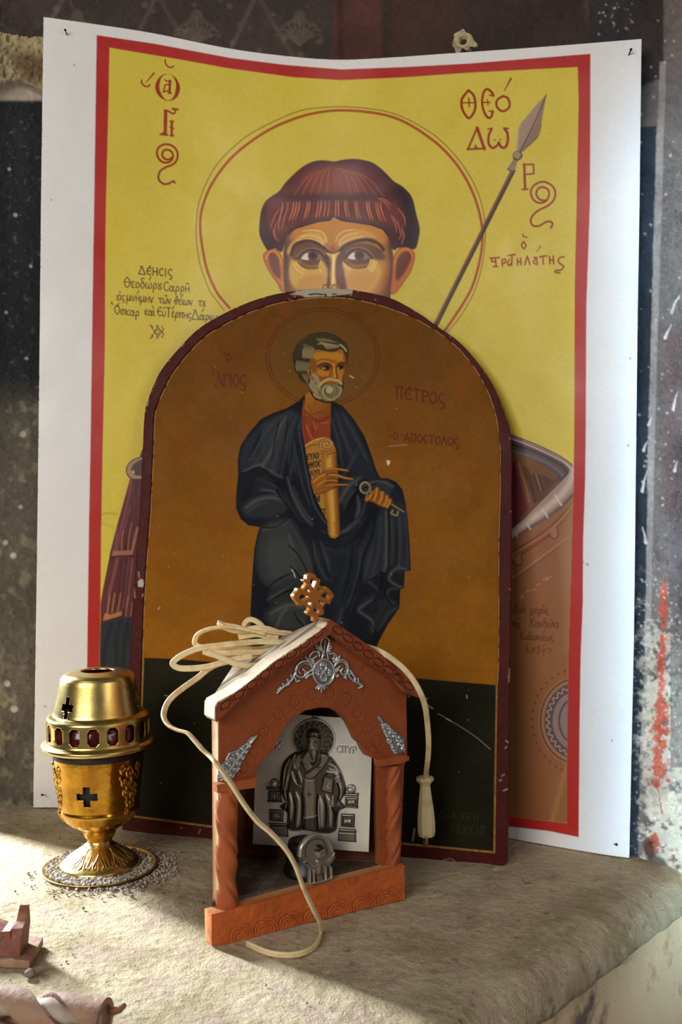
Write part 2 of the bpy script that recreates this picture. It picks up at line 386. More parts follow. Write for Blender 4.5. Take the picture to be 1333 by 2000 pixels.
# left flank
c.fill([(-260, 185), (190, 185), (190, 1000), (-260, 1060)], (30, 31, 33), 14)
c.fill([(-260, 760), (190, 790), (190, 1740), (-260, 1740)], (84, 77, 66), 90, .9)
M = np.clip((n2 - .58) * 8, 0, 1) * (X < 200) * (Y > 780); c.rgb = c.rgb * (1 - .35 * M[..., None]) + lin((140, 132, 100)) * 1.5 * .35 * M[..., None]
M = np.clip((n3 - .72) * 14, 0, 1) * (X < 200) * (Y > 190); c.rgb = c.rgb * (1 - .2 * M[..., None]) + lin((120, 118, 112)) * 1.5 * .2 * M[..., None]
for (x, y, r) in ((45, 848, 6), (18, 330, 3), (30, 420, 4), (12, 610, 3), (52, 700, 3), (40, 990, 4), (10, 1060, 5), (26, 1085, 6), (14, 1335, 6), (28, 1385, 7), (60, 520, 3)):
    c.dot(x, y, r, (165, 160, 148), 3, .75)
# broken stone course on the left
st = c.mask([(-260, 62), (-60, 70), (10, 73), (60, 84), (100, 82), (130, 100), (130, 185), (90, 190), (40, 166), (-10, 172), (-70, 180), (-260, 176)], 5)
c.rgb = c.rgb * (1 - st[..., None]) + st[..., None] * (lin((168, 152, 118)) * .6 + .55 * n2[..., None] * lin((190, 165, 120))) * 1.2
for pts in ([(20, 118), (60, 112), (100, 128), (96, 165), (60, 172), (25, 140)], [(-120, 110), (-60, 130), (-90, 160)]): c.fill(pts, (84, 58, 34), 22, .8)
c.h += st * (.016 + .012 * (n1 - .5) + .008 * n3); c.fill([(-260, 168), (-20, 166), (40, 164), (88, 186), (88, 196), (-260, 196)], (176, 162, 145), 6, .8)
# right flank: painted border bands and flaking plaster
c.fill([(1232, -340), (1600, -340), (1600, 1740), (1225, 1740)], (90, 84, 84), 6)
c.fill([(1150, -340), (1300, -340), (1297, 60), (1298, 150), (1260, 166), (1150, 166)], (44, 40, 40), 5)
c.fill([(1200, 250), (1284, 247), (1280, 420), (1274, 620), (1266, 1000), (1258, 1300), (1250, 1500), (1246, 1740), (1200, 1740)], (33, 38, 48), 3)
c.fill([(1290, 120), (1302, 120), (1284, 700), (1270, 1300), (1263, 1500), (1250, 1500), (1260, 1300), (1268, 800), (1282, 300)], (128, 122, 122), 3, .8)
c.fill([(1300, 640), (1340, 640), (1340, 1000), (1296, 1000)], (78, 56, 58), 40, .6); c.fill([(1310, 840), (1400, 820), (1400, 1240), (1318, 1250)], (66, 56, 60), 26, .7)
R = (X > 1225)
low = np.clip((Y - 1080) / 260, 0, 1)
fl = np.clip((.55 * n2 + .45 * n3 - (.60 - .20 * low * np.clip((X - 1240) / 30, 0, 1) - .05 * low)) * 9, 0, 1) * R * low * np.clip(.45 + (X - 1246) / 40, .3, 1)
fl = fl * np.where((X > 1310) & (Y < 1500), .25, 1.0)
c.rgb = c.rgb * (1 - fl[..., None]) + fl[..., None] * lin((176, 166, 154)) * 1.2
xc = np.interp(Y, [1120, 1250, 1360, 1440, 1530, 1600, 1640, 1672], [1298, 1294, 1292, 1288, 1284, 1296, 1273, 1272]); hw_ = np.interp(Y, [1120, 1160, 1330, 1345, 1380, 1470, 1525, 1540, 1600, 1625, 1640, 1665, 1680], [0, 7, 8, 4, 13, 13, 15, 3, 0, 0, 10, 11, 0])
n4 = fbm(X, Y, 12, 4, 31); rd = np.clip((1.05 - np.abs(X - xc) / np.maximum(hw_, .1) + (n4 - .5) * 2.6 + (n3 - .5) * 1.6) * 2.2, 0, 1) * (hw_ > .5) * R
c.rgb = c.rgb * (1 - .9 * rd[..., None]) + .9 * rd[..., None] * (lin((166, 70, 50)) * 1.25 * (.75 + .5 * n2[..., None]))
for i in range(300):
    x, y = random.uniform(1236, 1330), random.uniform(1130, 1700); c.dot(x, y, random.uniform(.8, 2.2), (180, 172, 162) if x > 1262 or i % 2 else (110, 116, 124), 2.5, .55)
c.fill(Q("1256,1652 1275,1640 1282,1668 1300,1680 1310,1704 1290,1712 1270,1690"), (48, 38, 38), 8, .9, 4)
for (x, y, l, dx) in ((1300, 660, 26, 12), (1312, 610, 34, 16), (1316, 800, 36, 8), (1256, 960, 40, 10), (1262, 1060, 30, -6), (1258, 880, 18, 8), (1268, 830, 14, 6), (1318, 920, 20, 5)):
    c.line([(x, y), (x + dx * .4, y - l * .5), (x + dx, y - l)], 6, (178, 174, 172), 2, .8, taper=2)
for i in range(90):
    x, y = random.uniform(1215, 1330), random.uniform(5, 1150); c.dot(x, y, random.uniform(1, 3), (165, 162, 164), 2, .55)
for i in range(26):
    c.dot(random.gauss(1200, 20), random.gauss(28, 22), random.uniform(.8, 2.6), (150, 146, 142), 2, .6)
c.rgb *= (.62 + .76 * n1)[..., None] * (.8 + .4 * n3)[..., None]
c.rgb[R] *= np.array([1.06, .98, .88])
c.h += (n1 - .5) * .004 + (n2 - .5) * .003 + (n3 - .5) * .0016
m_wall = material('fresco_plaster', vcol=True, rough=.82, spec=.3, bump=[(60, .004, 6), (300, .001, 4)])
tag(sheet('wall_back', c, wall_pos, m_wall, thick=.22, side=(150, 140, 120)), 'curved apse wall with a dark worn fresco and flaking plaster', kind='structure')
# plaster ring round an old fixing hole above the sheet
c = Canvas(876, 54, 940, 118, .8, (182, 166, 128), 1.25)
d = np.hypot(c.X - 908, c.Y - 85); an = np.arctan2(c.Y - 85, c.X - 908)
r0 = 21 + 3.5 * np.sin(3 * an + 1) + 2.5 * np.sin(7 * an); nn = fbm(c.X, c.Y, 9, 4, 5)
c.h = .002 + .007 * np.clip(1 - np.abs(d - 14) / 10, 0, 1) + nn * .004; c.h[d < 8] = -.012; c.rgb *= (.6 + .8 * nn)[..., None]; c.rgb[d < 7.5] = lin((40, 32, 24))
o = sheet('plaster_ring', c, wall_pos, material('old_plaster', vcol=True, rough=.9), bpy.data.objects['wall_back'], field=r0 - d, thick=.01)
o['label'] = 'rough yellowish plaster ring round a fixing hole'
# stone ledge, its front edge worn round, running off to the right-hand corner
ED1, ED2 = on_z(1333, 1779, -.03), on_z(1047, 2000, -.03)
ev = (ED1 - ED2).normalized(); ov = Vector((ev.y, -ev.x, 0)); RR = .030
u = np.arange(-.75, .62, .0042)
prof = [(-1.5, 0), (-1.2, 0), (-1.0, 0)] + [(-.9 + .0045 * i, 0) for i in range(int((.9 - RR) / .0045))] + [(-RR + RR * math.sin(a), -RR + RR * math.cos(a)) for a in np.linspace(0, math.pi / 2, 12)] + [(-.004, -RR - .002), (-.03, -RR - .004), (-.25, -RR - .02)]
pw = np.array([p[0] for p in prof]); pz = np.array([p[1] for p in prof])
U, Wd = np.meshgrid(u, pw); Z = np.repeat(pz[:, None], len(u), 1)
n1 = fbm(U + 3, Wd + 3, .16, 5, 40); n2s = fbm(U + 3, Wd * .35 + 3, .02, 4, 50); n2 = fbm(U + 3, Wd + 3, .022, 4, 51); edge = np.clip((Wd + .10) / .10, 0, 1)
Wd2 = Wd + edge * ((n1 - .5) * .012 + (n2 - .5) * .004) * (Wd > -.05)
Z2 = Z + (n1 - .5) * .0020 * np.clip(1 + edge * 1.5, 0, 3) + (n2 - .5) * .0012 + (n2s - .5) * .004 * edge - edge ** 2 * .004
Vv = np.stack([ED1.x + U * ev.x + Wd2 * ov.x, ED1.y + U * ev.y + Wd2 * ov.y, Z2 - .0012], -1).reshape(-1, 3)
ii = np.arange(U.size).reshape(U.shape); q = np.stack([ii[:-1, :-1].ravel(), ii[1:, :-1].ravel(), ii[1:, 1:].ravel(), ii[:-1, 1:].ravel()], 1)
m_stone = material('ledge_stone', (182, 166, 136), .88, spec=.2, noise=[(14, (152, 136, 102), .45, .62, 6), (22, (170, 146, 130), .50, .66, 6), (70, (192, 178, 150), .55, .70, 8), (55, (116, 98, 72), .58, .74, 8), (210, (96, 80, 58), .60, .74, 6), (460, (206, 192, 164), .62, .76, 3)], bump=[(110, .0022, 8), (520, .0009, 4)])
tag(link('stone_ledge', raw('stone_ledge', Vv, q), m_stone), 'dusty worn stone ledge under the icons', kind='structure')
bm = bm_new(); a = ED1 + ev * .6 - ov * .008; b = ED2 - ev * .5 - ov * .008
nU, nZ = 90, 46; g = []
for j in range(nZ + 1):
    row = []
    for i in range(nU + 1):
        p = a.lerp(b, i / nU); z = -.02 - .6 * j / nZ; nz = float(fbm(np.array([i * .11]), np.array([j * .11]), .5, 4, 60)[0]) - .5
        row.append(bm.verts.new((p.x + ov.x * nz * .008, p.y + ov.y * nz * .008, z)))
    g.append(row)
for j in range(nZ):
    for i in range(nU): bm.faces.new((g[j][i], g[j][i + 1], g[j + 1][i + 1], g[j + 1][i]))
m_pl = material('whitewash', (230, 198, 156), .85, noise=[(6, (122, 106, 96), .53, .60, 8), (16, (164, 134, 92), .56, .68, 7), (60, (90, 74, 66), .68, .76, 5)], bump=[(50, .003, 7)])
tag(done('wall_front', bm, m_pl, smooth_=True), 'whitewashed plaster face under the edge of the stone ledge', kind='structure')
# ---------------------------------------------------------------- the printed sheet behind everything
TOP = Q("85,33 192,48 300,65 450,95 575,111 667,116.5 767,112 867,105 1067,91 1254,76")
BOT = Q("65,1578 230,1577 400,1575 700,1592 850,1616 993,1639.5 1072,1651.5 1156,1667 1230,1677.5")
LFT = Q("85,33 80,400 77,700 72,1100 65,1578"); RGT = Q("1254,76 1250,400 1246,650 1242,1000 1239,1250 1230,1677.5")
def ytop(x): return np.interp(x, *smooth(TOP, 8).T)
def ybot(x): return np.interp(x, *smooth(BOT, 8).T)
def xlft(y): return np.interp(y, LFT[:, 1], LFT[:, 0])
def xrgt(y): return np.interp(y, RGT[:, 1], RGT[:, 0])
dt_x = np.array([60, 85, 350, 667, 900, 1067, 1254, 1270.]); dt_y = np.array([1.166, 1.17, 1.202, 1.197, 1.125, 1.075, 1.020, 1.015])
db_x = np.array([50, 65, 400, 700, 850, 990, 1110, 1230, 1250.]); db_y = np.array([1.185, 1.186, 1.200, 1.184, 1.148, 1.098, 1.066, 1.037, 1.033])
_px = np.arange(40, 1290, 2.0)
def soft_curve(a, b):
    y = np.interp(_px, a, b)
    for _ in range(3): y = np.convolve(np.pad(y, 25, 'edge'), np.ones(51) / 51, 'valid')
    return y
_dt, _db = soft_curve(dt_x, dt_y), soft_curve(db_x, db_y)
def poster_pos(X, Y, h):
    t = np.clip((Y - ytop(X)) / (ybot(X) - ytop(X)), -.05, 1.05)
    D = np.interp(X, _px, _dt) * (1 - t) + np.interp(X, _px, _db) * t
    D = D + .004 * np.sin(t * 5 + X / 260) * np.sin(np.pi * np.clip(t, 0, 1)) - h     # slight buckling of the sheet
    rx, rz = ray(X, Y)
    z = rz * D + H
    return np.stack([rx * D, D, np.maximum(z, .0004)], -1)
c = Canvas(56, 26, 1266, 1686, 1.4, (236, 232, 228), 1.0)
WHITE = (236, 232, 228)
c.gain = 1.0
red_o = np.vstack([Q("189,68.5 300,85 450,113 560,127 667,135.5 790,131 917,124 1154,105"), Q("1154,200 1153,400 1146,600 1145,830 1144,930 1140,1050 1139,1180 1135,1280 1133,1400 1131,1635"), Q("1072,1623 993,1614 850,1590 700,1566 400,1550 158,1553"), Q("170,1310 174,1020 177,860 182,520 184,400 187,200")])
red_i = np.vstack([Q("214,93 350,116 450,134 575,151 667,156.5 790,151 917,142 1129,131"), Q("1131,200 1127,400 1123.5,550 1122.5,830 1121,950 1118,1050 1115,1150 1111,1270 1108,1500 1108,1608"), Q("1050,1601 993,1593 850,1570 700,1546 400,1530 182,1533"), Q("194.5,1310 196,1200 198,1020 201,860 205,680 206,480 207,400 212,200")])
c.fill(red_o, (184, 46, 40), 1.6)
inner = c.mask(red_i, 1.6)
c.fill(red_i, (222, 197, 70), 1.6)
c.mottle(160, .05, 3, inner); c.mottle(5, .045, 4, inner, 2)
RED, BRN, DK = (158, 52, 24), (120, 60, 28), (92, 56, 26)
# ring of the nimbus: a broad red line and a thin brown one outside it
ring = Q("449,601.5 430,580 417.6,559 404,525 395,480 391.5,450 392,425 397,400 412,363 440,322 475,288 525,254 575,232 620,220 667,215.5 720,219 765,228 805,246 850,277 880,306 904,338 923,374 935,408 942,442 943,470 939,502 932,532 922,562 907,590 890,616 872,642 850,668")
c.line(ring, 5.2, (176, 70, 26), 1.5, .95, 4)
ring2 = Q("438,606 422,585 408.6,565.5 392,520 385,480 383.5,445 388,400 402,360 425,320 460,284 500,255 575,220 620,211 667,208.5 720,212 767,221 810,240 850,265 880,293 904,322 926,358 940,393 947,428 949,458 946,494 939,532 928,567 910,602 889,632 868,656")
c.line(ring2, 2.0, (140, 92, 30), 1.4, .9, 4)
# spear
S4 = (850, 130, 3.847)
c.line(Q("588,780 530,897 435,1085 338,1280 250,1455 132,1690 10,1932 -65,2082", S4), 9.5, (92, 56, 44), 1.4)
c.line(Q("575,785 517,897 422,1085 325,1280 237,1455 119,1690 0,1930", S4), 2.4, (150, 104, 78), 1.4, .8)
c.line(Q("601,785 543,897 448,1085 351,1280 263,1455 145,1690 25,1935", S4), 2.6, (48, 26, 26), 1.4, .8)
c.fill(Q("840,208 760,290 640,435 622,490 612,640 640,655 770,535 800,420", S4), (170, 138, 118), 1.4)
c.fill(Q("838,212 800,420 768,532 642,652 650,630 760,430", S4), (150, 118, 100), 1.4)
c.line(Q("836,215 750,420 635,650", S4), 2.2, (84, 58, 48), 1.3); c.line(Q("628,490 616,630", S4), 2, (196, 168, 146), 1.4); c.line(Q("800,430 770,530 660,635", S4), 1.8, (100, 72, 60), 1.4)
c.fill(Q("595,690 545,765 560,780 600,785 625,700", S4), (150, 126, 104), 1.3); c.line(Q("545,768 575,785 604,786", S4), 2.4, (90, 64, 52), 1.2)
c.dot(*Q("622,668", S4)[0], 9.6, (110, 84, 74)); c.dot(*Q("618,664", S4)[0], 7.2, (166, 140, 122), 2); c.line(Q("590,690 625,705", S4), 2.5, (84, 58, 50))
# large red lettering, left column
S8 = (250, 90, 7.1417)
def L(s, w, z=S8, sm=5, col=RED, **k): c.line(Q(s, z), w, col, 1.2, 1, sm, **k)
L("520,190 525,240 560,285 600,300 640,280", 3); L("190,475 195,520 240,560 285,560 305,540", 3.2); L("362,380 310,440 250,510", 4, w1=1.6)
o8 = Q("555,385 455,420 385,530 395,640 470,730 575,765 680,720 728,600 700,490 630,410", S8); i8 = Q("550,390 470,440 440,560 460,650 510,730 575,755 640,700 668,590 665,500 615,410", S8)
c.fill(o8, RED, 1.2, 1, 6); c.fill(i8, (222, 197, 70), 1.2, 1, 6)
L("515,470 545,490 600,485", 2.6, sm=0); L("588,485 580,650", 5, sm=0); L("575,535 520,540 495,640 570,620", 3, sm=0); L("565,655 605,658", 3, sm=0)
L("528,905 525,1000 520,1230", 6.8, sm=0); L("455,1230 550,1240", 4, sm=0); L("510,1195 470,1230", 3, sm=0); L("510,898 560,905 620,940 655,930 660,890 620,872 700,885", 3.6, sm=4)
L("612,1050 612,1250", 5, sm=0); L("588,1050 640,1052", 3, sm=0); L("588,1248 640,1250", 3, sm=0); L("588,1130 638,1150", 3, sm=0)
L("615,1555 560,1585 500,1560 478,1510 500,1460 550,1445 605,1470 630,1530 610,1590 555,1625 480,1615 425,1560 405,1490 425,1420 480,1380 550,1370 625,1395 680,1455 695,1530 670,1610 610,1660 530,1690 455,1740 425,1820 450,1890 510,1925 575,1915 630,1885 655,1905", 4.2)
# right-hand lettering
S2 = (667, 0, 2.0)
L("250,180 205,240 200,290 215,340 255,388 295,340 305,280 290,215 255,180", 5, S4); L("205,272 305,272", 2.8, S4, 0); L("255,235 258,300", 3, S4, 0)
L("440,215 420,185 390,170 365,200 355,270 370,340 400,385 425,375 435,335", 4.8, S4); L("365,270 415,268", 2.8, S4, 0); L("395,250 400,290", 2.4, S4, 0); L("412,215 442,222", 3, S4, 0); L("410,335 440,340", 3, S4, 0)
L("512,222 470,250 462,290 485,325 520,335 555,310 562,275 545,235 512,222", 4.6, S4); L("572,90 550,130 525,180", 4, S4, w1=2)
L("318,460 248,622", 4, S4, 0); L("318,460 372,618", 6, S4, 0); L("245,622 378,615", 4, S4, 0); L("295,615 308,590 318,615", 2.6, S4, 0)
L("400,470 430,462", 3, S4, 0); L("520,462 552,465", 3.4, S4, 0); L("425,470 405,520 405,580 435,612 470,590 480,570", 5, S4); L("480,575 500,605 530,605 548,560 545,500 525,468", 5.4, S4)
c.dot(*Q("450,552", S4)[0], 1.8, RED); c.dot(*Q("492,549", S4)[0], 1.8, RED)
L("672,735 678,920", 5.2, S4, 0); L("655,925 700,920", 3.2, S4, 0); L("665,735 742,735 744,805 690,810", 3.6, S4, 0)
L("835,1005 790,1000 762,960 775,920 810,905 850,925 858,965 835,1010 790,1025 745,1005 722,955 735,905 780,872 830,868 880,895 905,940 895,1000 850,1045 780,1080 735,1120 720,1165 745,1198 790,1195 830,1170 870,1165 885,1185 872,1212", 4, S4)
L("662,1258 665,1278 695,1282", 2.6, S4, 0); L("668,1315 652,1340 668,1368 685,1345 668,1315", 3, S4); L("795,1348 765,1395", 2.8, S4, 0, w1=1.6)
for s in ("415,1440 485,1435", "430,1440 428,1465 455,1465", "455,1440 460,1500", "440,1502 470,1502", "505,1450 508,1500", "505,1450 530,1448 528,1475 508,1478", "560,1450 545,1475 560,1495 578,1470", "580,1412 578,1495", "550,1420 605,1412", "620,1445 622,1495", "645,1440 648,1490", "622,1468 648,1465", "675,1490 695,1425 715,1488", "755,1445 740,1470 755,1485", "765,1435 770,1490", "745,1435 765,1435", "785,1430 840,1422", "812,1425 815,1485", "862,1428 865,1482", "890,1425 893,1482", "862,1455 892,1452", "970,1430 940,1435 928,1465 955,1490 968,1505 945,1530 910,1530 905,1545 940,1550"):
    L(s, 3.2, S4, 0 if s.count(' ') < 3 else 3)
# dedication in small brown script
INK = (84, 52, 26)
c.text('ΔΕ´ΗϹΙϚ', 271, 535, 15, INK, 2.3, .09, 1.02, .2, soft=1.2)
c.text('Θεοδω´ρȣ', 243, 561, 20, INK, 2.0, .06, .92, .08, soft=1.2); c.text('Ϲαρρη῀', 320, 568, 18, INK, 2.0, .05, .98, .1, soft=1.2)
c.text('ει᾿ς', 228, 586, 17, INK, 1.9, .08, .8, .06); c.text('μνη´μην', 247, 587, 18, INK, 1.9, .08, .86, .08); c.text('τω῀ν', 310, 592, 17, INK, 1.9, .08, .84, .06); c.text('θει´ων', 341, 594, 17, INK, 1.9, .08, .84, .05); c.text('τȣ', 388, 598, 18, INK, 1.9, .06, .8, .06)
c.text('῾Ο´σκαρ', 224, 613, 18, INK, 2.0, .1, .92, .08); c.text('και`', 283, 615, 17, INK, 1.9, .1, .84, .06); c.text('Ευ᾿Τε´ρπης', 308, 617, 18, INK, 2.0, .09, .84, .06); c.text('Δα´ριω', 375, 623, 18, INK, 2.0, .09, .92, .08)
cx, cy = 307.5, 648
for s in (1, -1):
    c.line([(cx - 14, cy - s * 3 - s * 11), (cx + 2, cy + s * 12)], 1.6, INK); c.line([(cx - 2, cy - s * 13), (cx + 13, cy + s * 5)], 1.6, INK)
    c.line([(cx + 13, cy - s * 6), (cx - 2, cy + s * 13)], 1.6, INK)
    for u_ in (1, -1): c.line([(cx + u_ * 12, cy + s * 12), (cx + u_ * 8, cy + s * 9), (cx + u_ * 11, cy + s * 7)], 1.5, INK)
c.line([(cx, cy - 5), (cx - 4, cy), (cx, cy + 5), (cx + 4, cy), (cx, cy - 5)], 1.5, INK)
# ---- the painted head
S3 = (480, 280, 3.508)
c.gain = 1.55
hair = Q("150,730 110,660 95,600 105,480 130,410 170,370 230,330 275,270 330,215 375,175 420,145 480,122 540,118 610,125 670,114 740,108 800,115 860,130 910,160 950,195 990,235 1020,265 1065,290 1100,320 1130,355 1150,400 1170,490 1192,580 1185,650 1160,725 1100,710 1040,720 1010,745 900,800 400,800 240,745 200,720", S3)
face = Q("262,720 285,640 340,580 420,560 500,535 580,525 605,500 650,525 760,540 860,555 940,585 985,640 1005,720 1012,800 1005,900 995,1000 985,1150 960,1260 850,1420 640,1480 430,1420 320,1240 290,1080 268,1000 260,900 258,800", S3)
earl = Q("150,735 180,725 220,740 250,790 265,900 275,1000 245,1012 220,960 170,890 135,820 122,770", S3); earr = Q("1005,830 1020,770 1060,720 1110,712 1150,740 1158,790 1130,880 1090,940 1040,1010 1000,1030 985,960", S3)
for e in (earl, earr):
    c.fill(e, (168, 92, 44), 1.6, 1, 5); c.line(np.vstack([e, e[:1]]), 2.2, (130, 50, 30), 1.4, .8)
c.fill(Q("160,765 190,750 225,790 240,880 235,925 200,900 165,840", S3), (96, 52, 34), 4, .95, 5); c.fill(Q("1030,850 1040,790 1080,745 1125,745 1135,790 1100,870 1050,935 1030,930", S3), (92, 50, 34), 4, .95, 5)
c.line(Q("140,790 165,745 200,738 235,780 248,830", S3), 3.2, (196, 122, 60), 2, .9); c.line(Q("1022,830 1035,770 1075,730 1120,728 1146,770", S3), 3.2, (186, 110, 56), 2, .9); c.line(Q("1140,830 1105,905 1050,955 1010,960", S3), 4, (176, 92, 50), 2.4, .8)
c.line(Q("232,945 255,960 262,990", S3), 3, (190, 120, 60), 2, .8); c.line(Q("1012,985 1040,1000 1060,975", S3), 3, (170, 96, 54), 2, .8)
c.fill(face, (170, 112, 42), 1.6, 1, 5)
fm = c.mask(face, 3, 5)
def FF(s, col, soft=6, a=.8, sm=5): c.fill(Q(s, S3), col, soft, a, sm, clip=fm)
def FL(s, w, col, soft=1.6, a=.9, **k): c.line(Q(s, S3), w, col, soft, a, clip=fm, **k)
FF("250,600 330,640 310,800 330,1000 350,1300 250,1300", (100, 58, 40), 16, .85); FF("262,680 295,700 290,1000 330,1200 260,1200", (58, 30, 34), 10, .7)
FF("1010,600 960,640 960,760 975,860 930,1000 870,1080 900,1300 1050,1300", (104, 54, 40), 18, .9); FF("1010,660 985,700 1000,820 985,1000 950,1100 960,1300 1050,1300", (62, 28, 36), 12, .85)
FF("430,560 610,520 800,560 900,590 960,640 940,680 800,640 620,660 430,640 330,660 320,620", (176, 112, 40), 12, .7)
# lit planes
FF("370,640 440,600 520,605 555,650 540,690 470,665 390,665 330,700 300,760 285,740 310,690", (192, 146, 66), 5, .9); FF("640,700 640,650 690,605 780,590 860,610 900,645 800,650 720,670", (186, 136, 60), 5, .85)
FF("310,810 345,805 380,850 450,860 500,850 530,805 550,830 555,950 530,1000 420,1010 330,980 300,900", (192, 150, 66), 6, .9); FF("665,815 700,830 760,850 820,850 860,800 900,810 930,870 900,960 830,1030 740,1020 685,960", (190, 146, 64), 7, .9)
FF("700,900 830,880 900,900 860,1000 760,1030 690,1000", (178, 122, 54), 10, .7); FF("380,930 520,900 540,980 440,1020 350,1000", (178, 118, 54), 10, .7)
# eye sockets and brows
FF("315,760 340,705 400,680 480,690 540,735 565,790 560,850 520,800 480,850 400,845 365,805 330,800", (84, 50, 40), 5, .92); FF("640,740 700,700 780,680 860,690 930,730 960,790 920,800 860,790 840,840 760,850 700,830 660,810 630,900 620,780", (86, 50, 40), 5, .92)
FL("312,765 330,705 370,678 430,668 490,685 540,720 570,745 605,755 640,740 680,705 740,675 810,660 870,665 925,700 945,730", 6.5, (56, 28, 26), 3, .95); FL("330,720 360,690 430,672 490,686 540,720", 5, (60, 30, 28), 3, .8); FL("650,730 690,695 760,672 830,665 880,680", 5, (54, 28, 28), 3, .85)
FL("555,690 580,725 605,735 630,715", 5, (150, 84, 44), 4, .7)
FF("575,735 600,690 625,740 610,748", (140, 72, 40), 4, .8)
# wrinkles over the brows
for s, w in (("395,600 460,595 520,605 548,640 556,680", 2.2), ("370,640 430,632 500,648 540,690", 2.0), ("350,665 420,650 490,665 530,695", 2.0), ("740,592 680,600 635,630 618,670", 2.2), ("770,615 700,628 655,660 640,695", 2.0), ("800,640 730,650 670,680 648,700", 2.0)): FL(s, w, (208, 170, 92), 1.4, .85)
for s in ("405,612 465,608 515,618 538,650", "380,655 440,643 500,660", "745,603 690,612 645,645"): FL(s, 1.6, (134, 82, 40), 1.4, .6)
# eyes
for (ex, ey, f) in ((450, 775, 1), (770, 772, 1)):
    E = lambda s: np.array([(ex, ey)]) / S3[2] + np.array(S3[:2]) + Q(s) / S3[2]
    c.fill(E("-75,15 -40,-25 5,-40 50,-25 85,10 50,28 -5,30 -50,28"), (118, 84, 66), 2, .9, 4)
    c.fill(E("-68,12 -45,-15 -20,-22 -14,14 -30,24 -55,20"), (206, 186, 170), 2, .95, 4); c.fill(E("40,-8 60,-5 78,10 50,20"), (130, 98, 80), 2, .8, 4)
    c.dot(*E("10,-4")[0], 9.6, (72, 34, 26), 1.6); c.dot(*E("10,-6")[0], 5, (34, 16, 16), 2)
    c.line(E("-90,18 -50,-30 0,-46 55,-30 100,18"), 3, (50, 26, 24), 1.6, .95); c.line(E("-100,0 -60,-40 0,-58 60,-44 108,4"), 1.8, (150, 104, 76), 1.4, .7)
    c.line(E("-60,26 -10,34 50,32 90,14"), 2.2, (78, 44, 34), 1.6, .9); c.line(E("-80,30 -40,58 10,66 60,58"), 2.6, (150, 108, 56), 1.8, .8); c.line(E("-90,40 -40,78 10,84 62,74"), 2.4, (70, 42, 32), 1.8, .9); c.line(E("-70,44 -20,56 40,52"), 2, (96, 60, 40), 1.6, .8)
for s in ("345,820 370,850 400,868", "330,830 355,870 390,890", "520,800 508,840 515,880", "880,800 870,840 850,862", "895,812 885,850 862,878", "670,820 690,850 720,862", "860,795 850,830 835,850"): FL(s, 2, (222, 190, 110), 1.4, .75)
# nose
FF("560,750 580,800 588,900 580,985 555,985 565,880 545,780", (66, 34, 30), 4, .9); FF("625,760 615,860 620,980 690,1000 680,900 665,820 690,760 660,730", (88, 46, 38), 5, .92)
FF("552,752 600,758 645,745 620,790 612,880 620,975 590,985 580,900 590,800", (204, 162, 82), 3, .95); FL("605,765 600,850 598,960", 2.6, (232, 202, 130), 1.6, .9); FL("583,770 590,860 584,970", 2, (120, 80, 46), 1.5, .7)
FF("580,1000 590,965 615,965 640,1005 600,1080", (176, 130, 66), 3, .9); FL("582,1000 600,975 612,968 635,998", 2, (70, 40, 30), 1.3, .9); FL("528,1000 540,968 565,975", 2.6, (70, 40, 32), 1.4, .9)
FF("520,1130 600,1110 690,1130 650,1170 560,1170", (140, 60, 44), 4, .8); FL("500,1145 600,1140 710,1148", 3, (80, 34, 30))
# hair
hm_o = c.mask(hair, 1.6, 4); cap = Q("285,640 265,700 250,745 100,760 60,600 60,300 300,60 700,60 1000,60 1260,400 1240,760 1160,730 1030,740 1000,720 985,650 940,592 860,562 760,547 690,538 650,530 605,503 580,530 500,540 420,563 340,588", S3)
hm = hm_o * c.mask(cap, 1.6)
c.put((slice(None), slice(None)), hm, (66, 28, 30))
def HL(s, w, col, soft=2, a=.8, **k): c.line(Q(s, S3), w, col, soft, a, clip=hm, **k)
def HF(s, col, soft=12, a=.8): c.fill(Q(s, S3), col, soft, a, 5, clip=hm)
HF("180,400 330,240 480,150 610,140 760,140 900,220 960,330 880,370 600,370 340,390", (92, 42, 38), 26, .9); HF("420,220 540,170 680,180 800,240 780,330 600,330 420,310", (128, 62, 46), 22, .75)
HF("120,450 240,380 420,370 800,370 960,380 1080,480 1060,560 900,560 620,510 380,560 240,640 160,620", (100, 46, 40), 18, .75)
HF("1020,290 1120,350 1180,560 1180,720 1050,720 1110,560 1060,400", (34, 18, 26), 18, .9); HF("110,500 130,420 150,560 220,700 150,720 90,620", (52, 26, 34), 12, .8); HF("240,345 600,345 960,350 900,385 600,392 300,395", (62, 28, 32), 10, .8)
HL("300,600 420,560 520,535 590,525 605,505 660,528 760,545 860,562 950,600 990,660", 5, (38, 16, 22), 3, .9)
for i in range(34):                                   # crown strands
    t = i / 33; x0 = 600 + (t - .5) * 90; x1 = 330 + t * 620; y1 = 330 + 20 * math.sin(i * 2.1)
    lt = (i % 3 == 0); HL(f"{x0:.0f},{165 + abs(t - .5) * 20:.0f} {x0 + (x1 - x0) * .6:.0f},{205 + abs(t - .5) * 60:.0f} {x1:.0f},{y1 + abs(t - .5) * 60:.0f}", 2.0, (168, 92, 64) if lt else (76, 34, 32), 3, (.5 if lt else .4) * (1 if abs(t - .5) > .06 else .2), taper=1)
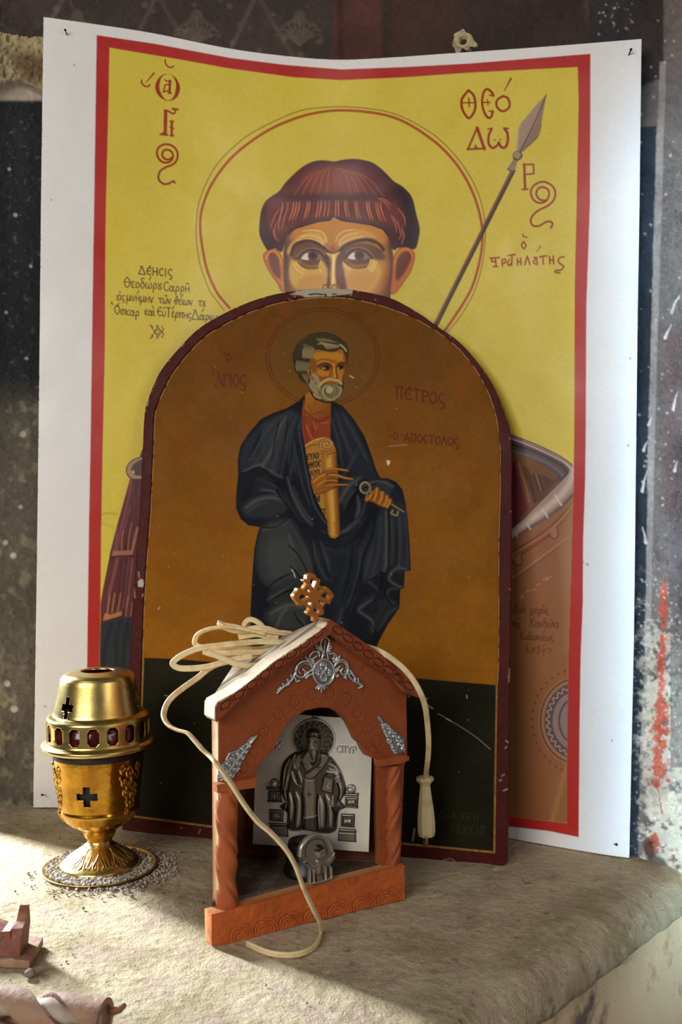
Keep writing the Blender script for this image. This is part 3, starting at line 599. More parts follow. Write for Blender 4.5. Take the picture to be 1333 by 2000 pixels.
for x0, s in ((255, -1), (290, -1), (330, -1), (350, -1), (370, -1), (425, -.8), (440, -.8), (500, -.6), (520, -.6), (550, -.5), (575, -.4), (620, -.1), (635, .1), (680, .4), (695, .5), (750, .6), (765, .7), (830, .8), (845, .9), (890, 1), (905, 1.1), (925, 1.2)):
    dy = abs(x0 - 600) * .12
    HL(f"{x0},{390 + dy * .35:.0f} {x0 + s * 6:.0f},{435 + dy * .6:.0f} {x0 + s * 32:.0f},{495 + dy:.0f}", 2.4, (196, 110, 66), 1.6, .85, taper=1)
for x0 in range(240, 960, 24):
    s = (x0 - 600) / 300; dy = abs(x0 - 600) * .16; HL(f"{x0},{385 + dy * .4:.0f} {x0 + s * 8:.0f},{440 + dy * .6:.0f} {x0 + s * 40:.0f},{520 + dy:.0f}", 2, (56, 22, 26), 2, .6, taper=1)
for s in ("245,500 225,560 232,600", "270,490 258,540 245,590", "212,540 195,600 205,640", "190,590 200,640 225,670", "240,440 200,500 170,580", "995,490 1030,560 1035,610", "1010,500 1050,560 1060,620", "900,375 950,385 1000,420", "920,385 960,410 990,450", "1075,560 1070,620 1050,660", "1085,600 1085,640 1070,690", "1040,440 1085,500 1095,560"): HL(s, 2.2, (170, 92, 76), 1.6, .8, taper=1)
c.line(smooth(hair, 4)[:116], 1.8, (40, 18, 24), 1.5, .7, 0)
# ---- cloak on the left, shield and scabbard on the right
S1 = (160, 860, 4.35)
c.gain = 1.5
clk = Q("410,325 350,540 300,720 240,950 232,1000 180,1260 160,1380 157,1540 150,2000 700,2000 900,1400 900,300", S1)
c.fill(clk, (84, 42, 44), 1.5, clip=inner)
cm = c.mask(clk, 2) * inner
for s, col, w in (("420,340 390,520 330,760 290,950", (118, 66, 64), 5), ("470,340 440,600 400,800 370,950", (60, 28, 34), 6), ("355,760 340,850 340,940", (150, 100, 74), 2.6), ("425,700 400,820 390,940", (150, 100, 74), 2.6), ("470,740 440,850 425,930", (140, 92, 70), 2.6), ("300,740 290,850 270,950", (120, 70, 62), 3), ("410,560 390,640 360,740", (112, 62, 60), 4), ("450,480 440,600 425,690", (104, 58, 58), 3),
                  ("300,1010 270,1150 230,1300", (124, 70, 68), 6), ("340,1010 320,1180 310,1320", (70, 34, 38), 5), ("390,1010 370,1180 350,1350", (58, 28, 34), 5), ("430,1010 410,1200 385,1400", (128, 80, 66), 3), ("400,1000 375,1200 350,1420", (110, 66, 60), 2.4), ("235,1320 225,1400 215,1480", (166, 112, 74), 3), ("280,1300 268,1380 255,1460", (166, 112, 74), 2.6), ("330,1300 318,1380 300,1470", (160, 106, 72), 2.6), ("395,1330 380,1420 370,1500", (150, 96, 70), 2.8), ("300,1330 290,1400 275,1470", (70, 36, 34), 2.6), ("255,1320 245,1400 235,1470", (70, 36, 34), 2.2), ("430,1380 420,1450 415,1500", (140, 90, 66), 2.4)):
    c.line(Q(s, S1), w, col, 2, .75, clip=cm)
c.fill(Q("255,980 265,940 420,935 470,740 490,740 440,975 300,985", S1), (156, 104, 76), 3, .8, clip=cm); c.line(Q("240,1000 300,985 420,978 440,960 480,780", S1), 2.4, (44, 20, 26), 1.6, .9, clip=cm)
c.fill(Q("178,1538 195,1470 250,1480 340,1450 335,1490 260,1515", S1), (168, 112, 66), 2.5, .85, clip=cm); c.line(Q("165,1545 260,1518 345,1490 360,1440 368,1520 420,1500", S1), 2.4, (44, 20, 24), 1.6, .9, clip=cm)
c.fill(Q("157,1560 260,1525 350,1500 430,1510 430,2100 140,2100", S1), (36, 42, 46), 4, 1, clip=cm)
for s in ("330,1540 290,1700 300,1900", "250,1560 210,1700 180,1900", "390,1560 360,1750 350,1950"): c.line(Q(s, S1), 8, (22, 26, 32), 6, .8, clip=cm)
c.fill(Q("500,140 440,165 395,205 378,250 392,300 430,328 500,332 560,320 560,120", S1), (150, 116, 100), 1.6, 1, 4); c.fill(Q("510,160 455,190 425,225 420,265 450,295 510,300 560,290 560,150", S1), (74, 56, 50), 2, 1, 4); c.fill(Q("420,270 440,250 450,280 430,285", S1), (190, 150, 60), 2)
c.line(Q("505,140 440,165 395,205 378,250 392,300 430,328 500,332", S1), 2, (70, 34, 36)); c.fill(Q("520,70 500,110 496,145 540,140 560,60", S1), (78, 40, 44), 1.5, 1, 4)
# shield
S5 = (960, 820, 4.0)
sh = Q("-400,0 155,110 300,165 420,220 540,280 620,335 645,360 650,560 640,590 560,700 420,790 300,860 150,950 -400,1150", S5)
c.fill(sh, (148, 118, 104), 1.6, clip=inner)
c.fill(Q("-400,40 155,130 300,185 440,245 560,310 615,380 600,420 520,490 400,610 300,710 160,850 -400,1100", S5), (78, 62, 62), 2, 1, clip=inner)
c.line(Q("150,118 300,172 430,228 545,288 630,350", S5), 2.4, (70, 44, 44), 1.6, .9, clip=inner); c.line(Q("155,145 300,200 440,262 560,325 612,372", S5), 3, (176, 150, 136), 1.8, .9, clip=inner); c.line(Q("155,190 300,235 440,295 540,350 590,400", S5), 4, (44, 34, 38), 2, .9, clip=inner); c.line(Q("160,245 300,280 440,340 530,400 560,440", S5), 5, (104, 86, 86), 3, .8, clip=inner)
c.fill(Q("-400,200 165,270 300,300 420,370 520,430 510,490 400,610 300,710 160,850 -400,1060", S5), (104, 66, 40), 2.4, 1, clip=inner); c.fill(Q("-400,300 190,330 260,600 290,700 160,850 -400,1050", S5), (92, 32, 40), 8, 1, clip=inner)
c.fill(Q("250,420 420,440 510,480 400,610 330,660", S5), (84, 50, 36), 5, .9, clip=inner)
for s, w, col in (("215,340 270,520 300,640", 4, (128, 90, 58)), ("250,360 300,500 350,640", 3, (52, 28, 26)), ("280,380 310,470 330,560", 3.4, (52, 28, 26)), ("330,430 360,520 375,560", 3, (56, 32, 28)), ("370,430 395,510 405,550", 3, (56, 32, 28)), ("415,440 430,490 435,520", 3, (56, 32, 28)), ("350,430 378,510 390,555", 2, (140, 100, 66)), ("440,450 450,480 455,500", 2.4, (52, 30, 28))): c.line(Q(s, S5), w, col, 2, .8, clip=inner)
c.line(Q("615,395 560,460 460,560 360,660 250,770 150,855", S5), 2.6, (28, 18, 24), 1.6, .95, clip=inner)
c.line(Q("150,950 300,850 430,770 550,680 640,590", S5), 9, (84, 62, 62), 5, .9, clip=inner); c.line(Q("155,900 300,790 430,690 560,570 630,460 640,390", S5), 11, (176, 156, 142), 7, .9, clip=inner)
for s in ("185,880 215,930 230,950", "280,810 310,860 330,872", "400,700 430,740 440,762", "500,590 530,640 550,665"): c.line(Q(s, S5), 3.4, (190, 176, 166), 2, .8, clip=inner)
body = Q("-400,1130 150,945 300,862 430,782 560,690 640,602 660,560 660,4000 -400,4000", S5)
c.fill(body, (128, 82, 50), 2, 1, clip=inner)
bm_ = c.mask(body, 2) * inner
for s, w, col in (("150,1040 300,950 430,860 560,740 640,640", 4, (104, 54, 44)), ("150,1075 300,985 420,905 520,830 640,690", 6, (120, 62, 48)), ("155,1060 320,960 440,880 560,765 640,660", 1.8, (176, 120, 84)), ("150,1110 300,1010 400,945 470,890", 3, (84, 40, 36)), ("160,1260 300,1160 450,1050 560,960 630,900", 3, (108, 62, 46)), ("150,1280 300,1185 450,1080 560,990 630,940", 4, (124, 80, 58)), ("165,1240 300,1140 450,1030 620,905", 2, (170, 124, 88)), ("150,1320 300,1220 430,1120", 5, (120, 80, 58))): c.line(Q(s, S5), w, col, 2.4, .8, clip=bm_)
for cx_, cy_ in ((487, 885), (205, 1095)):
    c.fill(Q(f"{cx_-45},{cy_-25} {cx_+30},{cy_-45} {cx_+36},{cy_+20} {cx_+5},{cy_+45} {cx_-25},{cy_+25}", S5), (140, 90, 60), 2, 1, 4, clip=bm_); c.line(Q(f"{cx_+30},{cy_-45} {cx_+36},{cy_+20} {cx_+5},{cy_+45} {cx_-25},{cy_+25} {cx_-30},{cy_}", S5), 2.4, (84, 40, 36), 1.5, .9, clip=bm_)
c.fill(Q("630,600 560,1000 590,1500 600,1800 660,1800 660,600", S5), (150, 110, 78), 24, .6, clip=bm_)
for s in ("400,1250 440,1230 430,1255 470,1220", "360,1290 380,1280", "270,1350 290,1325 300,1340", "225,1400 245,1365 250,1400", "320,1335 340,1320 350,1330"): c.line(Q(s, S5), 1.4, (186, 150, 112), 1.2, .5, 0, clip=bm_)
IK2 = (62, 34, 22)
c.text('Δια`', 1004, 1196, 15, IK2, 1.7, .02, .9, .06, .8); c.text('χειρο`ς', 1036, 1198, 16, IK2, 1.7, .03, .84, .05, .8)
c.text('τιχ´', 1001, 1224, 15, IK2, 1.7, .03, .84, .06, .8); c.text('Κονδυλα', 1037, 1224, 17, IK2, 1.7, .03, .86, .06, .8)
c.text('Κυδωνιε´ως:', 1017, 1249, 16, IK2, 1.7, .05, .84, .05, .8); c.text('λσξγ´ϡ', 1027, 1274, 15, IK2, 1.7, .03, .96, .3, .75)
# round boss with a wavy band and dotted border
S6 = (960, 1250, 3.574)
bc = Q("600,565", S6)[0]
for r, ry, col in ((76, 87, (140, 98, 62)), (73, 84, (80, 52, 48)), (70, 81, (140, 100, 68)), (64, 75, (82, 64, 66)), (48, 58, (126, 104, 98)), (37, 47, (80, 62, 64)), (33, 43, (124, 104, 100))): c.dot(bc[0], bc[1], r, col, 1.6, 1, ry=ry, clip=inner)
wv = [(bc[0] + (57 + 3.4 * math.sin(a * 30)) * math.cos(a), bc[1] + (67 + 3.4 * math.sin(a * 30)) * math.sin(a)) for a in np.linspace(1.7, 4.7, 200)]
c.line(wv, 2, (170, 146, 130), 1.4, .8, 0, clip=inner)
for a in np.linspace(1.75, 4.6, 19): c.dot(bc[0] + 88 * math.cos(a), bc[1] + 101 * math.sin(a), 2.2, (92, 48, 40), 1.4, .9, clip=inner)
c.line(Q("535,860 500,980 470,1100 430,1240 400,1330", S6), 8, (164, 116, 74), 8, .4, clip=inner)
c.gain = 1
c.mottle(4, .03, 9, None, 2)
# wear: creases, smudges and the torn pin holes in the corners
for pts, w, a in (("200,1004 215,1002 228,1004", 4, .35), ("198,1020 222,1030", 3, .25), ("240,80 255,84", 3, .2)): c.line(Q(pts), w, (120, 106, 60), 4, a)
for x, y, r in ((145, 127, 2), (100, 390, 2), (88, 1380, 2), (1228, 870, 2.5), (1140, 1098, 2), (1148, 1102, 3), (1196, 1446, 2), (1232, 700, 2), (72, 1610, 2)): c.dot(x, y, r, (120, 100, 90), 2, .6)
m_pap = material('printed_paper', vcol=True, rough=.36, spec=.3, bump=[(9, .004, 2)], rvar=(14, .26, .44))
fld = np.minimum(np.minimum(c.Y - ytop(c.X), ybot(c.X) - c.Y), np.minimum(c.X - xlft(c.Y), xrgt(c.Y) - c.X))
po = sheet('poster', c, poster_pos, m_pap, None, fld, .0012, None, (226, 222, 216))
tag(po, 'large curling printed sheet of a young haloed saint with a spear on yellow', 'poster')
def poster_pt(px, py, off=0.0): return Vector(poster_pos(np.array([px]), np.array([py]), np.array([off]))[0].tolist())
# ---------------------------------------------------------------- the arched panel icon leaning on the sheet
IBL, IBR = on_z(239, 1620), on_z(989, 1691)
ITP = P(640, 566, 1.142)
_n = (IBR - IBL).cross(ITP - IBL).normalized()
if _n.y > 0: _n = -_n
IPL = (np.array(IBL), np.array(_n))
ipos = planepos(IPL)
out = np.vstack([Q("239,1620 252,1310 259,1200 266,1090 272.6,1010 279.5,870"), smooth(Q("279.5,870 282,818 287,788 301.5,750 318,719 355.5,674 390,641 435,614 480,593 525,578 570,569 600,565 650,563.5 700,568 765,583 820,613 852,636 896,667 934,709 962,750 984,800 996,840 1000,890"), 6), Q("999.5,1000 998,1150 995.5,1320 994,1500 992,1655 990.5,1684 984,1690"), Q("833,1686 620,1664 409,1643")])
inn = np.vstack([Q("258,1597 273,1380 279.5,1180 285,1090 292,1000 297,899"), smooth(Q("297,899 300,821 304.5,794 318,761 342,719 390,663.5 435,633.5 480,611 525,594.5 564,585.5 610,580 657,579 700,584 757,599 820,625 883,667 925,713 950,755.5 964,790 973,826 979,880"), 6), Q("979,950 976,1060 976,1200 975,1310 973,1340 970,1520 968,1668"), Q("780,1650 600,1635 409,1617")])
# frame: red-brown margin with a chipped top
c = Canvas(230, 556, 1008, 1700, 1.5, (88, 30, 24), 1.35)
c.mottle(40, .18, 70); c.mottle(5, .10, 71, None, 3)
c.gain = 1.3
c.fill(Q("583,569 600,562 650,560 690,566 688,574 655,577 640,583 625,588 602,583 590,577 566,575"), (206, 196, 168), 1.5, 1, 0)
CH = (540, 430, 5.127)
for s in ("230,730 300,735 320,750 270,770 330,778 420,760 500,780 520,740 600,740 640,720 700,715 740,712 640,700 560,695 420,690 330,710", "190,715 215,700 230,715 205,725", "660,735 690,730 675,745", "735,750 755,745 750,758", "985,790 1002,790 996,800", "120,785 150,800 210,805 190,822 140,815", "690,845 720,850 700,855", "175,745 190,770 180,770"): c.fill(Q(s, CH), (206, 196, 168), 1.2)
for s, w in (("330,745 400,738 460,745", 3), ("480,742 500,748 492,760", 3), ("560,742 600,738", 2.5)): c.line(Q(s, CH), w, (60, 40, 34), 1.2)
for s in ("269,1136 276,1130 281,1138 279,1147 270,1146", "276,1133 280,1131 279,1142"): c.fill(Q(s), (226, 216, 196), 1.2)
for s, w in (("271,1117 272,1128", 2), ("262,1148 264,1168", 1.6), ("278,1165 280,1160", 2), ("996,1306 995,1332", 2.6), ("989,1447 993,1450", 2.5), ("990,1458 987,1462", 2), ("986,1512 980,1516", 1.8), ("976,1525 980,1523", 2.4), ("984,1544 992,1541", 2.4), ("291,770 288,792", 2.4), ("355,676 358,671", 3), ("512,580 516,581", 3), ("864,1681 880,1677 892,1684", 1.2), ("999,846 999,856", 2.2), ("900,1684 960,1689", 1.4), ("388,1628 392,1620", 1.5), ("352,1618 356,1616", 1.5)): c.line(Q(s), w, (206, 186, 160), 1.2, .85)
for i in range(60):
    k = random.randrange(len(out)); p = out[k] + np.random.RandomState(i).uniform(-2, 2, 2); c.dot(p[0], p[1], random.uniform(.8, 1.8), (186, 160, 130), 1, .7)
icon = empty('religious_icon', (IBL + IBR) / 2, 'dark arched wooden icon of a grey-bearded saint in a blue robe', 'icon')
c.rgb *= .5
m_ifr = material('icon_paint', vcol=True, rough=.42, spec=.1, bump=[(120, .0006, 4)], rvar=(30, .36, .55))
fo = polyfield(c, out, [inn])
sheet('frame', c, ipos, m_ifr, icon, fo, .020, None, (70, 26, 20))
# the painted field, sunk a little below the margin
c = Canvas(252, 574, 984, 1674, 1.12, (112, 72, 22), 1.0)
GN = 1.35; c.gain = GN; X, Y = c.X, c.Y
t = np.clip((Y - 600) / 720, 0, 1)[..., None]
c.rgb = (lin((100, 60, 14)) * (1 - t) + lin((140, 86, 10)) * t) * GN
c.mottle(70, .22, 80, None, 5); c.mottle(11, .10, 81, None, 3); c.mottle(3.5, .07, 82, None, 2)
n = fbm(X, Y, 60, 4, 86); c.rgb = c.rgb * (1 - .3 * np.clip((n - .55) * 5, 0, 1))[..., None] + .3 * np.clip((n - .55) * 5, 0, 1)[..., None] * lin((128, 66, 14)) * GN
c.fill(Q("240,1284 276,1284.5 340,1287 600,1308 813,1325 980,1339 990,1700 230,1700"), (30, 27, 14), 1.6)
gm = c.mask(Q("240,1286 276,1286 340,1289 600,1310 813,1327 980,1341 990,1700 230,1700"), 2)
n = fbm(X, Y, 90, 4, 87); c.rgb = c.rgb * (1 + gm * (n - .5) * .9)[..., None]
e = Canvas.sdf(c, inn, 6); D = np.full(X.shape, 6.0); D[e[0]] = e[1]
# pale worn line along the edge of the sunk field, gold below the ground line
k = np.clip(1 - np.abs(D - .8) / 1.6, 0, 1) * (fbm(X, Y, 9, 3, 88) > .42); c.rgb = c.rgb * (1 - .75 * k[..., None]) + .75 * k[..., None] * lin((196, 158, 104)) * GN
k = np.clip((4.8 - D) / 1.2, 0, 1) * np.clip(Y - 1284 - (X - 276) * .077, 0, 1); c.rgb = c.rgb * (1 - .9 * k[..., None]) + .9 * k[..., None] * lin((158, 112, 48)) * GN * (.6 + .8 * fbm(X, Y, 6, 3, 89))[..., None]
# nimbus
cx, cy = 630, 697
for r, ry, w in ((104.5, 91, 2.0), (110.5, 97, 1.8)): c.line([(cx + r * math.cos(a), cy + ry * math.sin(a)) for a in np.linspace(0, 2 * math.pi, 120)], w, (84, 34, 18), 1.2, .85, 0)
c.dot(cx, cy, 103, (92, 66, 24), 10, .35, ry=90)
# faded red lettering
TR = (92, 36, 20)
c.text('Ο', 441, 704, 15, TR, 3, .05, 1.0, a=.85); c.line(Q("433,690 437,687 440,692"), 2.4, TR, 1.2, .8)
c.line(Q("414,725 417,734"), 2.2, TR, 1.2, .8); c.line(Q("420,724 425,727"), 2.2, TR, 1.2, .8)
c.text('ΑΓΙΟϚ', 420, 752, 23, TR, 3.4, .05, .86, .12, .85)
c.text('ΠΕ´ΤΡΟϚ', 772, 777, 23, TR, 3.4, .14, 1.02, .14, .9); c.text('Ο', 768, 858, 14, TR, 2.8, .1, 1, a=.85); c.line(Q("761,848 762,853"), 2, TR, 1.2, .8); c.line(Q("785,846 787,851"), 2, TR, 1.2, .8)
c.text('ΑΠΟϹΤΟΛΟϚ', 789, 861, 16, TR, 2.8, .09, 1.02, .15, .9)
for q in ("846,1585 852,1585", ): pass
c.text('ΔΙΑ', 858, 1596, 13, (66, 56, 30), 1.6, .1, 1.1, .3, .6); c.text('ΧΕΙΡ', 900, 1601, 14, (66, 56, 30), 1.6, .1, 1.0, .3, .6); c.text('1ΛΧϹΙΠ', 882, 1628, 18, (62, 54, 30), 1.8, .08, .84, .3, .6)
# the robe
Z7 = (440, 800, 3.3325); Z6 = (400, 600, 2.380)
RB = np.vstack([Q("600,765 585,782 560,797 530,808 509,818.5 484,848 469,872 464,899 465.5,926 461,968 461,992 470,1013 485,1025 507.5,1028 501.5,1049 497,1070 492.5,1130 489.5,1190 490,1240 478,1330"), Q("690,1335 735,1262 740,1250 758,1217 779,1187 781,1150 788,1148 789.6,1115 801.6,1113.6 798.6,1055 795.6,1016 791,980 785,956 773,941 758,935 741.6,933.5 734,918 725,890 711,852 690,818.5 669,793 648,783 620,775")])
c.gain = .9
c.fill(RB, (19, 22, 32), 1.4)
rm = c.mask(RB, 1.4)
R7 = lambda s, w, col, a=.8, soft=3, z=Z7, **k: c.line(Q(s, z), w, col, soft, a, clip=rm, **k)
F7 = lambda s, col, a=.7, soft=8, z=Z7: c.fill(Q(s, z), col, soft, a, 4, clip=rm)
LT, MD, HI, BK = (66, 70, 74), (42, 47, 56), (98, 98, 92), (7, 8, 13)
F7("120,230 240,90 340,30 330,160 290,340 180,370 90,400", MD, .8); F7("230,120 330,60 400,40 380,200 330,420 250,360", (56, 60, 66), .7); F7("330,40 470,20 480,260 470,420 400,320 360,160", (46, 52, 62), .7)
F7("90,420 230,350 330,430 340,520 200,480 100,560", (24, 27, 38), .8); F7("130,600 240,545 380,560 400,640 300,700 160,700 110,660", (48, 52, 58), .75); F7("200,440 320,480 380,560 280,540 180,560", (36, 40, 50), .7)
F7("240,760 420,720 500,860 560,1060 470,1130 280,1150 200,1000", (60, 62, 62), .85, 14); F7("270,900 400,820 470,980 420,1080 300,1090", (76, 76, 72), .6, 14); F7("290,1180 420,1090 500,1150 400,1230 290,1260", (50, 52, 54), .7); F7("260,1330 400,1230 520,1300 500,1430 330,1420", (62, 62, 58), .8, 14)
F7("600,870 720,880 800,860 780,1000 690,1110 640,1000", (34, 38, 48), .8, 12); F7("880,900 1040,640 1050,1000 960,1100 900,1060", (44, 48, 54), .8, 12); F7("1060,680 1170,620 1190,860 1190,1020 1100,1030", (46, 50, 56), .7, 10); F7("780,900 880,860 860,1200 760,1400 700,1300", (32, 36, 46), .7, 14)
F7("880,1270 960,1200 1000,1290 940,1380 960,1460 1080,1330 1110,1250 1020,1240", (40, 43, 48), .8); F7("700,0 820,60 920,280 980,420 900,460 800,400 760,200", (38, 43, 54), .8, 10); F7("880,520 1000,470 1100,500 1040,560 960,540", (54, 58, 64), .8, 6); F7("760,460 870,430 840,520 760,620 740,560", (50, 54, 60), .7, 6)
for s, w, col in (("150,330 250,170 330,70 420,10", 3, LT), ("180,370 270,220 340,110", 2.4, LT), ("230,380 300,260 350,120 400,40", 3.4, HI), ("110,405 170,375 235,355 250,375", 2.6, HI), ("300,400 340,260 380,120 430,20", 2.4, LT), ("360,430 380,300 410,160 460,40", 3, LT), ("470,380 480,200 490,60", 3, LT), ("420,460 430,300 450,160", 2.4, LT), ("250,370 330,420 370,440", 2, HI),
                  ("200,440 270,460 340,510", 2.6, LT), ("230,520 300,530 350,560", 2.4, HI), ("130,640 200,590 290,570 380,590", 3, HI), ("140,670 200,620 280,605", 2, LT), ("500,420 540,560 600,690 660,770", 2.6, LT), ("440,500 500,640 570,730 650,800", 3, LT), ("400,440 440,560 500,680 560,750", 2.4, HI), ("380,520 430,640 500,730", 2.6, MD),
                  ("240,780 330,760 420,715", 2.6, HI), ("270,860 350,800 430,740", 2.4, LT), ("300,760 290,900 280,1080", 2, LT), ("430,760 500,870 550,1000 560,1090", 3, LT), ("410,800 440,900 510,1010", 2, HI), ("280,1090 360,1020 430,960", 2.4, LT), ("300,1130 400,1090 500,1070", 2.4, LT), ("270,1240 360,1190 440,1130", 2.6, LT), ("300,1220 380,1170", 2, HI), ("290,1330 360,1290 440,1270 510,1290", 3, HI), ("300,1360 380,1310 470,1300", 2, LT), ("440,1330 500,1370 530,1430", 2.4, LT), ("330,1420 360,1340 400,1290", 2, HI),
                  ("570,850 590,960 640,1080 690,1120", 2.6, LT), ("620,860 660,980 680,1050", 3, LT), ("640,890 720,930", 2, MD), ("760,810 850,740 900,650 910,580", 3, LT), ("770,840 870,760 920,680", 2.2, MD), ("750,800 800,770 850,720", 2, HI), ("820,760 870,640 880,590", 2, MD),
                  ("1045,660 1050,800 1045,1000 1030,1050", 3, HI), ("1010,700 1000,900 960,1060", 2.4, LT), ("960,880 930,1000 900,1120", 2.4, LT), ("1080,700 1090,860 1080,1020", 2, LT), ("1130,680 1140,850 1130,1010", 3, LT), ("1170,660 1185,850 1190,1020", 2.2, LT), ("1040,1050 1000,1060 930,1105 960,1140 1000,1180", 2.4, LT), ("1195,1045 1130,1030 1080,1060 1070,1110 1130,1150 1160,1155", 2.4, HI), ("1130,1165 1070,1170 1050,1220 1100,1260", 2.4, LT), ("950,1240 890,1280 870,1310 950,1370 960,1440", 2.4, HI), ("1120,1290 1060,1330 1000,1430", 2, LT), ("860,1100 820,1250 760,1400", 2.6, MD), ("800,900 780,1050 730,1200", 2.4, MD), ("880,900 860,1080 800,1280", 2, LT), ("760,1290 730,1400 700,1460", 3, LT),
                  ("720,20 780,200 840,330", 2.6, LT), ("760,20 850,180 930,340", 3, LT), ("690,60 740,220 760,400", 3, LT), ("700,140 760,330 780,430", 2, MD), ("740,600 800,500 880,440", 3, HI), ("770,640 810,560 850,520", 2.4, LT), ("760,440 830,330 860,260", 2.2, LT), ("900,500 960,470 1040,470 1090,500", 2.6, HI), ("960,560 1020,560 1060,600", 2, LT), ("860,560 870,640 850,700", 2.6, HI), ("980,520 1060,560 1110,640", 2, LT)):
    R7(s, w * 3.2, col, .30, 6, taper=1); R7(s, w * 1.3, col, .5, 2.6, taper=1)
for s, w in (("470,60 440,220 420,380", 4), ("350,60 320,200 300,330", 3), ("410,20 390,180 370,330", 2.6), ("240,110 190,240 130,330", 3), ("85,420 150,400 230,380 330,470 380,540", 4), ("200,430 300,470 350,500", 3), ("350,470 340,540 400,620 440,690", 4), ("180,560 250,540 350,545", 3), ("440,690 330,760 230,770", 3.6), ("490,460 530,620 610,760", 4), ("410,880 460,930 510,1010 530,1060", 4.4), ("420,1020 460,1060 500,1110 510,1160", 5), ("270,1160 350,1100 440,1060", 4), ("300,1240 380,1190 470,1160", 4), ("440,1310 480,1380 520,1420", 4), ("560,840 570,980 610,1100 650,1150", 4), ("600,850 640,980 680,1120", 3), ("640,870 720,890 830,850 900,760", 4), ("950,560 1000,600 1050,600", 3.6), ("1020,600 1060,640 1065,800 1060,1000", 4), ("980,640 960,800 900,960 880,1100", 5), ("1110,700 1115,880 1110,1020", 3), ("920,1110 960,1100 1020,1060 1000,1200 960,1250", 5), ("1060,1120 1040,1200 1090,1280", 4), ("900,960 860,1120 800,1300 740,1420", 4), ("830,880 810,1050 760,1240", 4), ("660,170 740,330 760,420", 3), ("800,600 880,520 1000,470", 3), ("870,500 820,600 790,660", 4), ("580,660 660,780 760,820 850,780", 4), ("940,1380 980,1460 970,1520", 3)):
    R7(s, w, BK, .9, 2.4, taper=1)
c.line(RB, 2.0, (8, 9, 14), 1.4, .9, 0)
# neck, tunic
c.gain = 1.4
tun = np.vstack([Q("593,779 589,803 590,840 592,870 597,890 640,880 645,852 646,800 646,785 640,800 620,810")])
c.fill(tun, (128, 50, 20), 1.4)
c.fill(Q("599,766 596,784 594,800 600,812 612,817 630,815 642,808 645,790 645,780 640,770"), (150, 92, 18), 1.4, 1, 3, grad=(600, 775, 640, 815, (116, 58, 14)))
for s, w, col in (("594,800 606,812 622,822 642,814", 2.4, (74, 34, 16)), ("606,806 614,808 622,804 636,806", 1.6, (92, 48, 16)), ("614,782 614,789", 1.6, (84, 44, 16)), ("600,790 607,802", 1.6, (96, 50, 16)), ("598,830 606,850 612,860", 2.4, (176, 84, 44)), ("612,822 616,838 620,828", 2, (170, 80, 40)), ("626,826 640,824", 2, (170, 80, 44)), ("592,812 596,840 600,866", 2, (92, 34, 18)), ("608,830 612,850", 2, (90, 34, 18))): c.line(Q(s), w, col, 1.4, .85)
# scroll
Z9 = (560, 840, 5.127)
c.fill(Q("175,150 230,110 300,80 380,70 430,80 465,130 520,1000 400,900 300,700 230,420", Z9), (156, 108, 40), 1.4)
rf = c.mask(RB, 1.4); 
c.line(Q("178,185 240,150 310,140", Z9), 1.6, (92, 56, 22)); c.line(Q("180,158 240,118 310,86 380,74 430,84", Z9), 1.8, (196, 150, 72), 1.4)
for s, z in (("ΕΥΛΟ", (599, 898)), ("ΘΕΟϹ", (603, 913.5)), ("ΛΥΟ", (606, 930)), ("ΝΙ", (616, 980)), ("ΕΤ", (625, 1006))): c.text(s, z[0], z[1], 11.5, (34, 20, 12), 2.0, -.16, .72, .16, soft=1)
c.fill(Q("318,160 345,250 350,420 370,640 395,880 415,1040 440,1075 480,1082 515,1060 525,1020 500,560 490,200 466,120 400,74 340,90", Z9), (156, 102, 28), 1.4)
for s, w, col, a in (("480,220 500,600 515,1040", 6, (112, 64, 14), .8), ("355,260 375,600 420,1030", 3, (116, 70, 20), .7), ("410,300 430,600 462,1040", 7, (196, 144, 62), .7), ("430,260 445,500 470,900", 3, (214, 166, 84), .6)): c.line(Q(s, Z9), w, col, 4, a)
c.fill(Q("325,165 330,110 370,80 425,82 460,115 466,160 440,185 380,190 340,185", Z9), (170, 122, 54), 1.4, 1, 3)
c.line(Q("345,200 400,215 470,190", Z9), 1.2, (92, 56, 20)); c.line(Q("338,225 400,242 485,218", Z9), 1.4, (92, 56, 20)); c.line(Q("330,170 325,125 360,90 410,80 455,108 463,150 430,180 370,178 350,150 362,115 400,105 425,125 418,150 392,155 385,138", Z9), 1.5, (92, 56, 22), 1.2)
# robe edge falls over the left of the open scroll
c.gain = 1.15
c.fill(Q("140,0 175,150 190,250 210,380 240,500 265,640 300,740 350,830 400,910 410,1000 300,1000 200,800 100,400 80,0", Z9), (20, 23, 33), 1.6); c.line(Q("120,20 150,180 175,330 210,500 250,680 300,800 390,930", Z9), 3, (64, 68, 72), 2, .8); c.line(Q("150,30 180,180 200,330 238,500 270,670 330,800 405,920", Z9), 2, BK, 1.2, .9); c.line(Q("60,100 110,330 160,560 230,740", Z9), 3, (54, 58, 64), 2, .7)
c.gain = 1.4
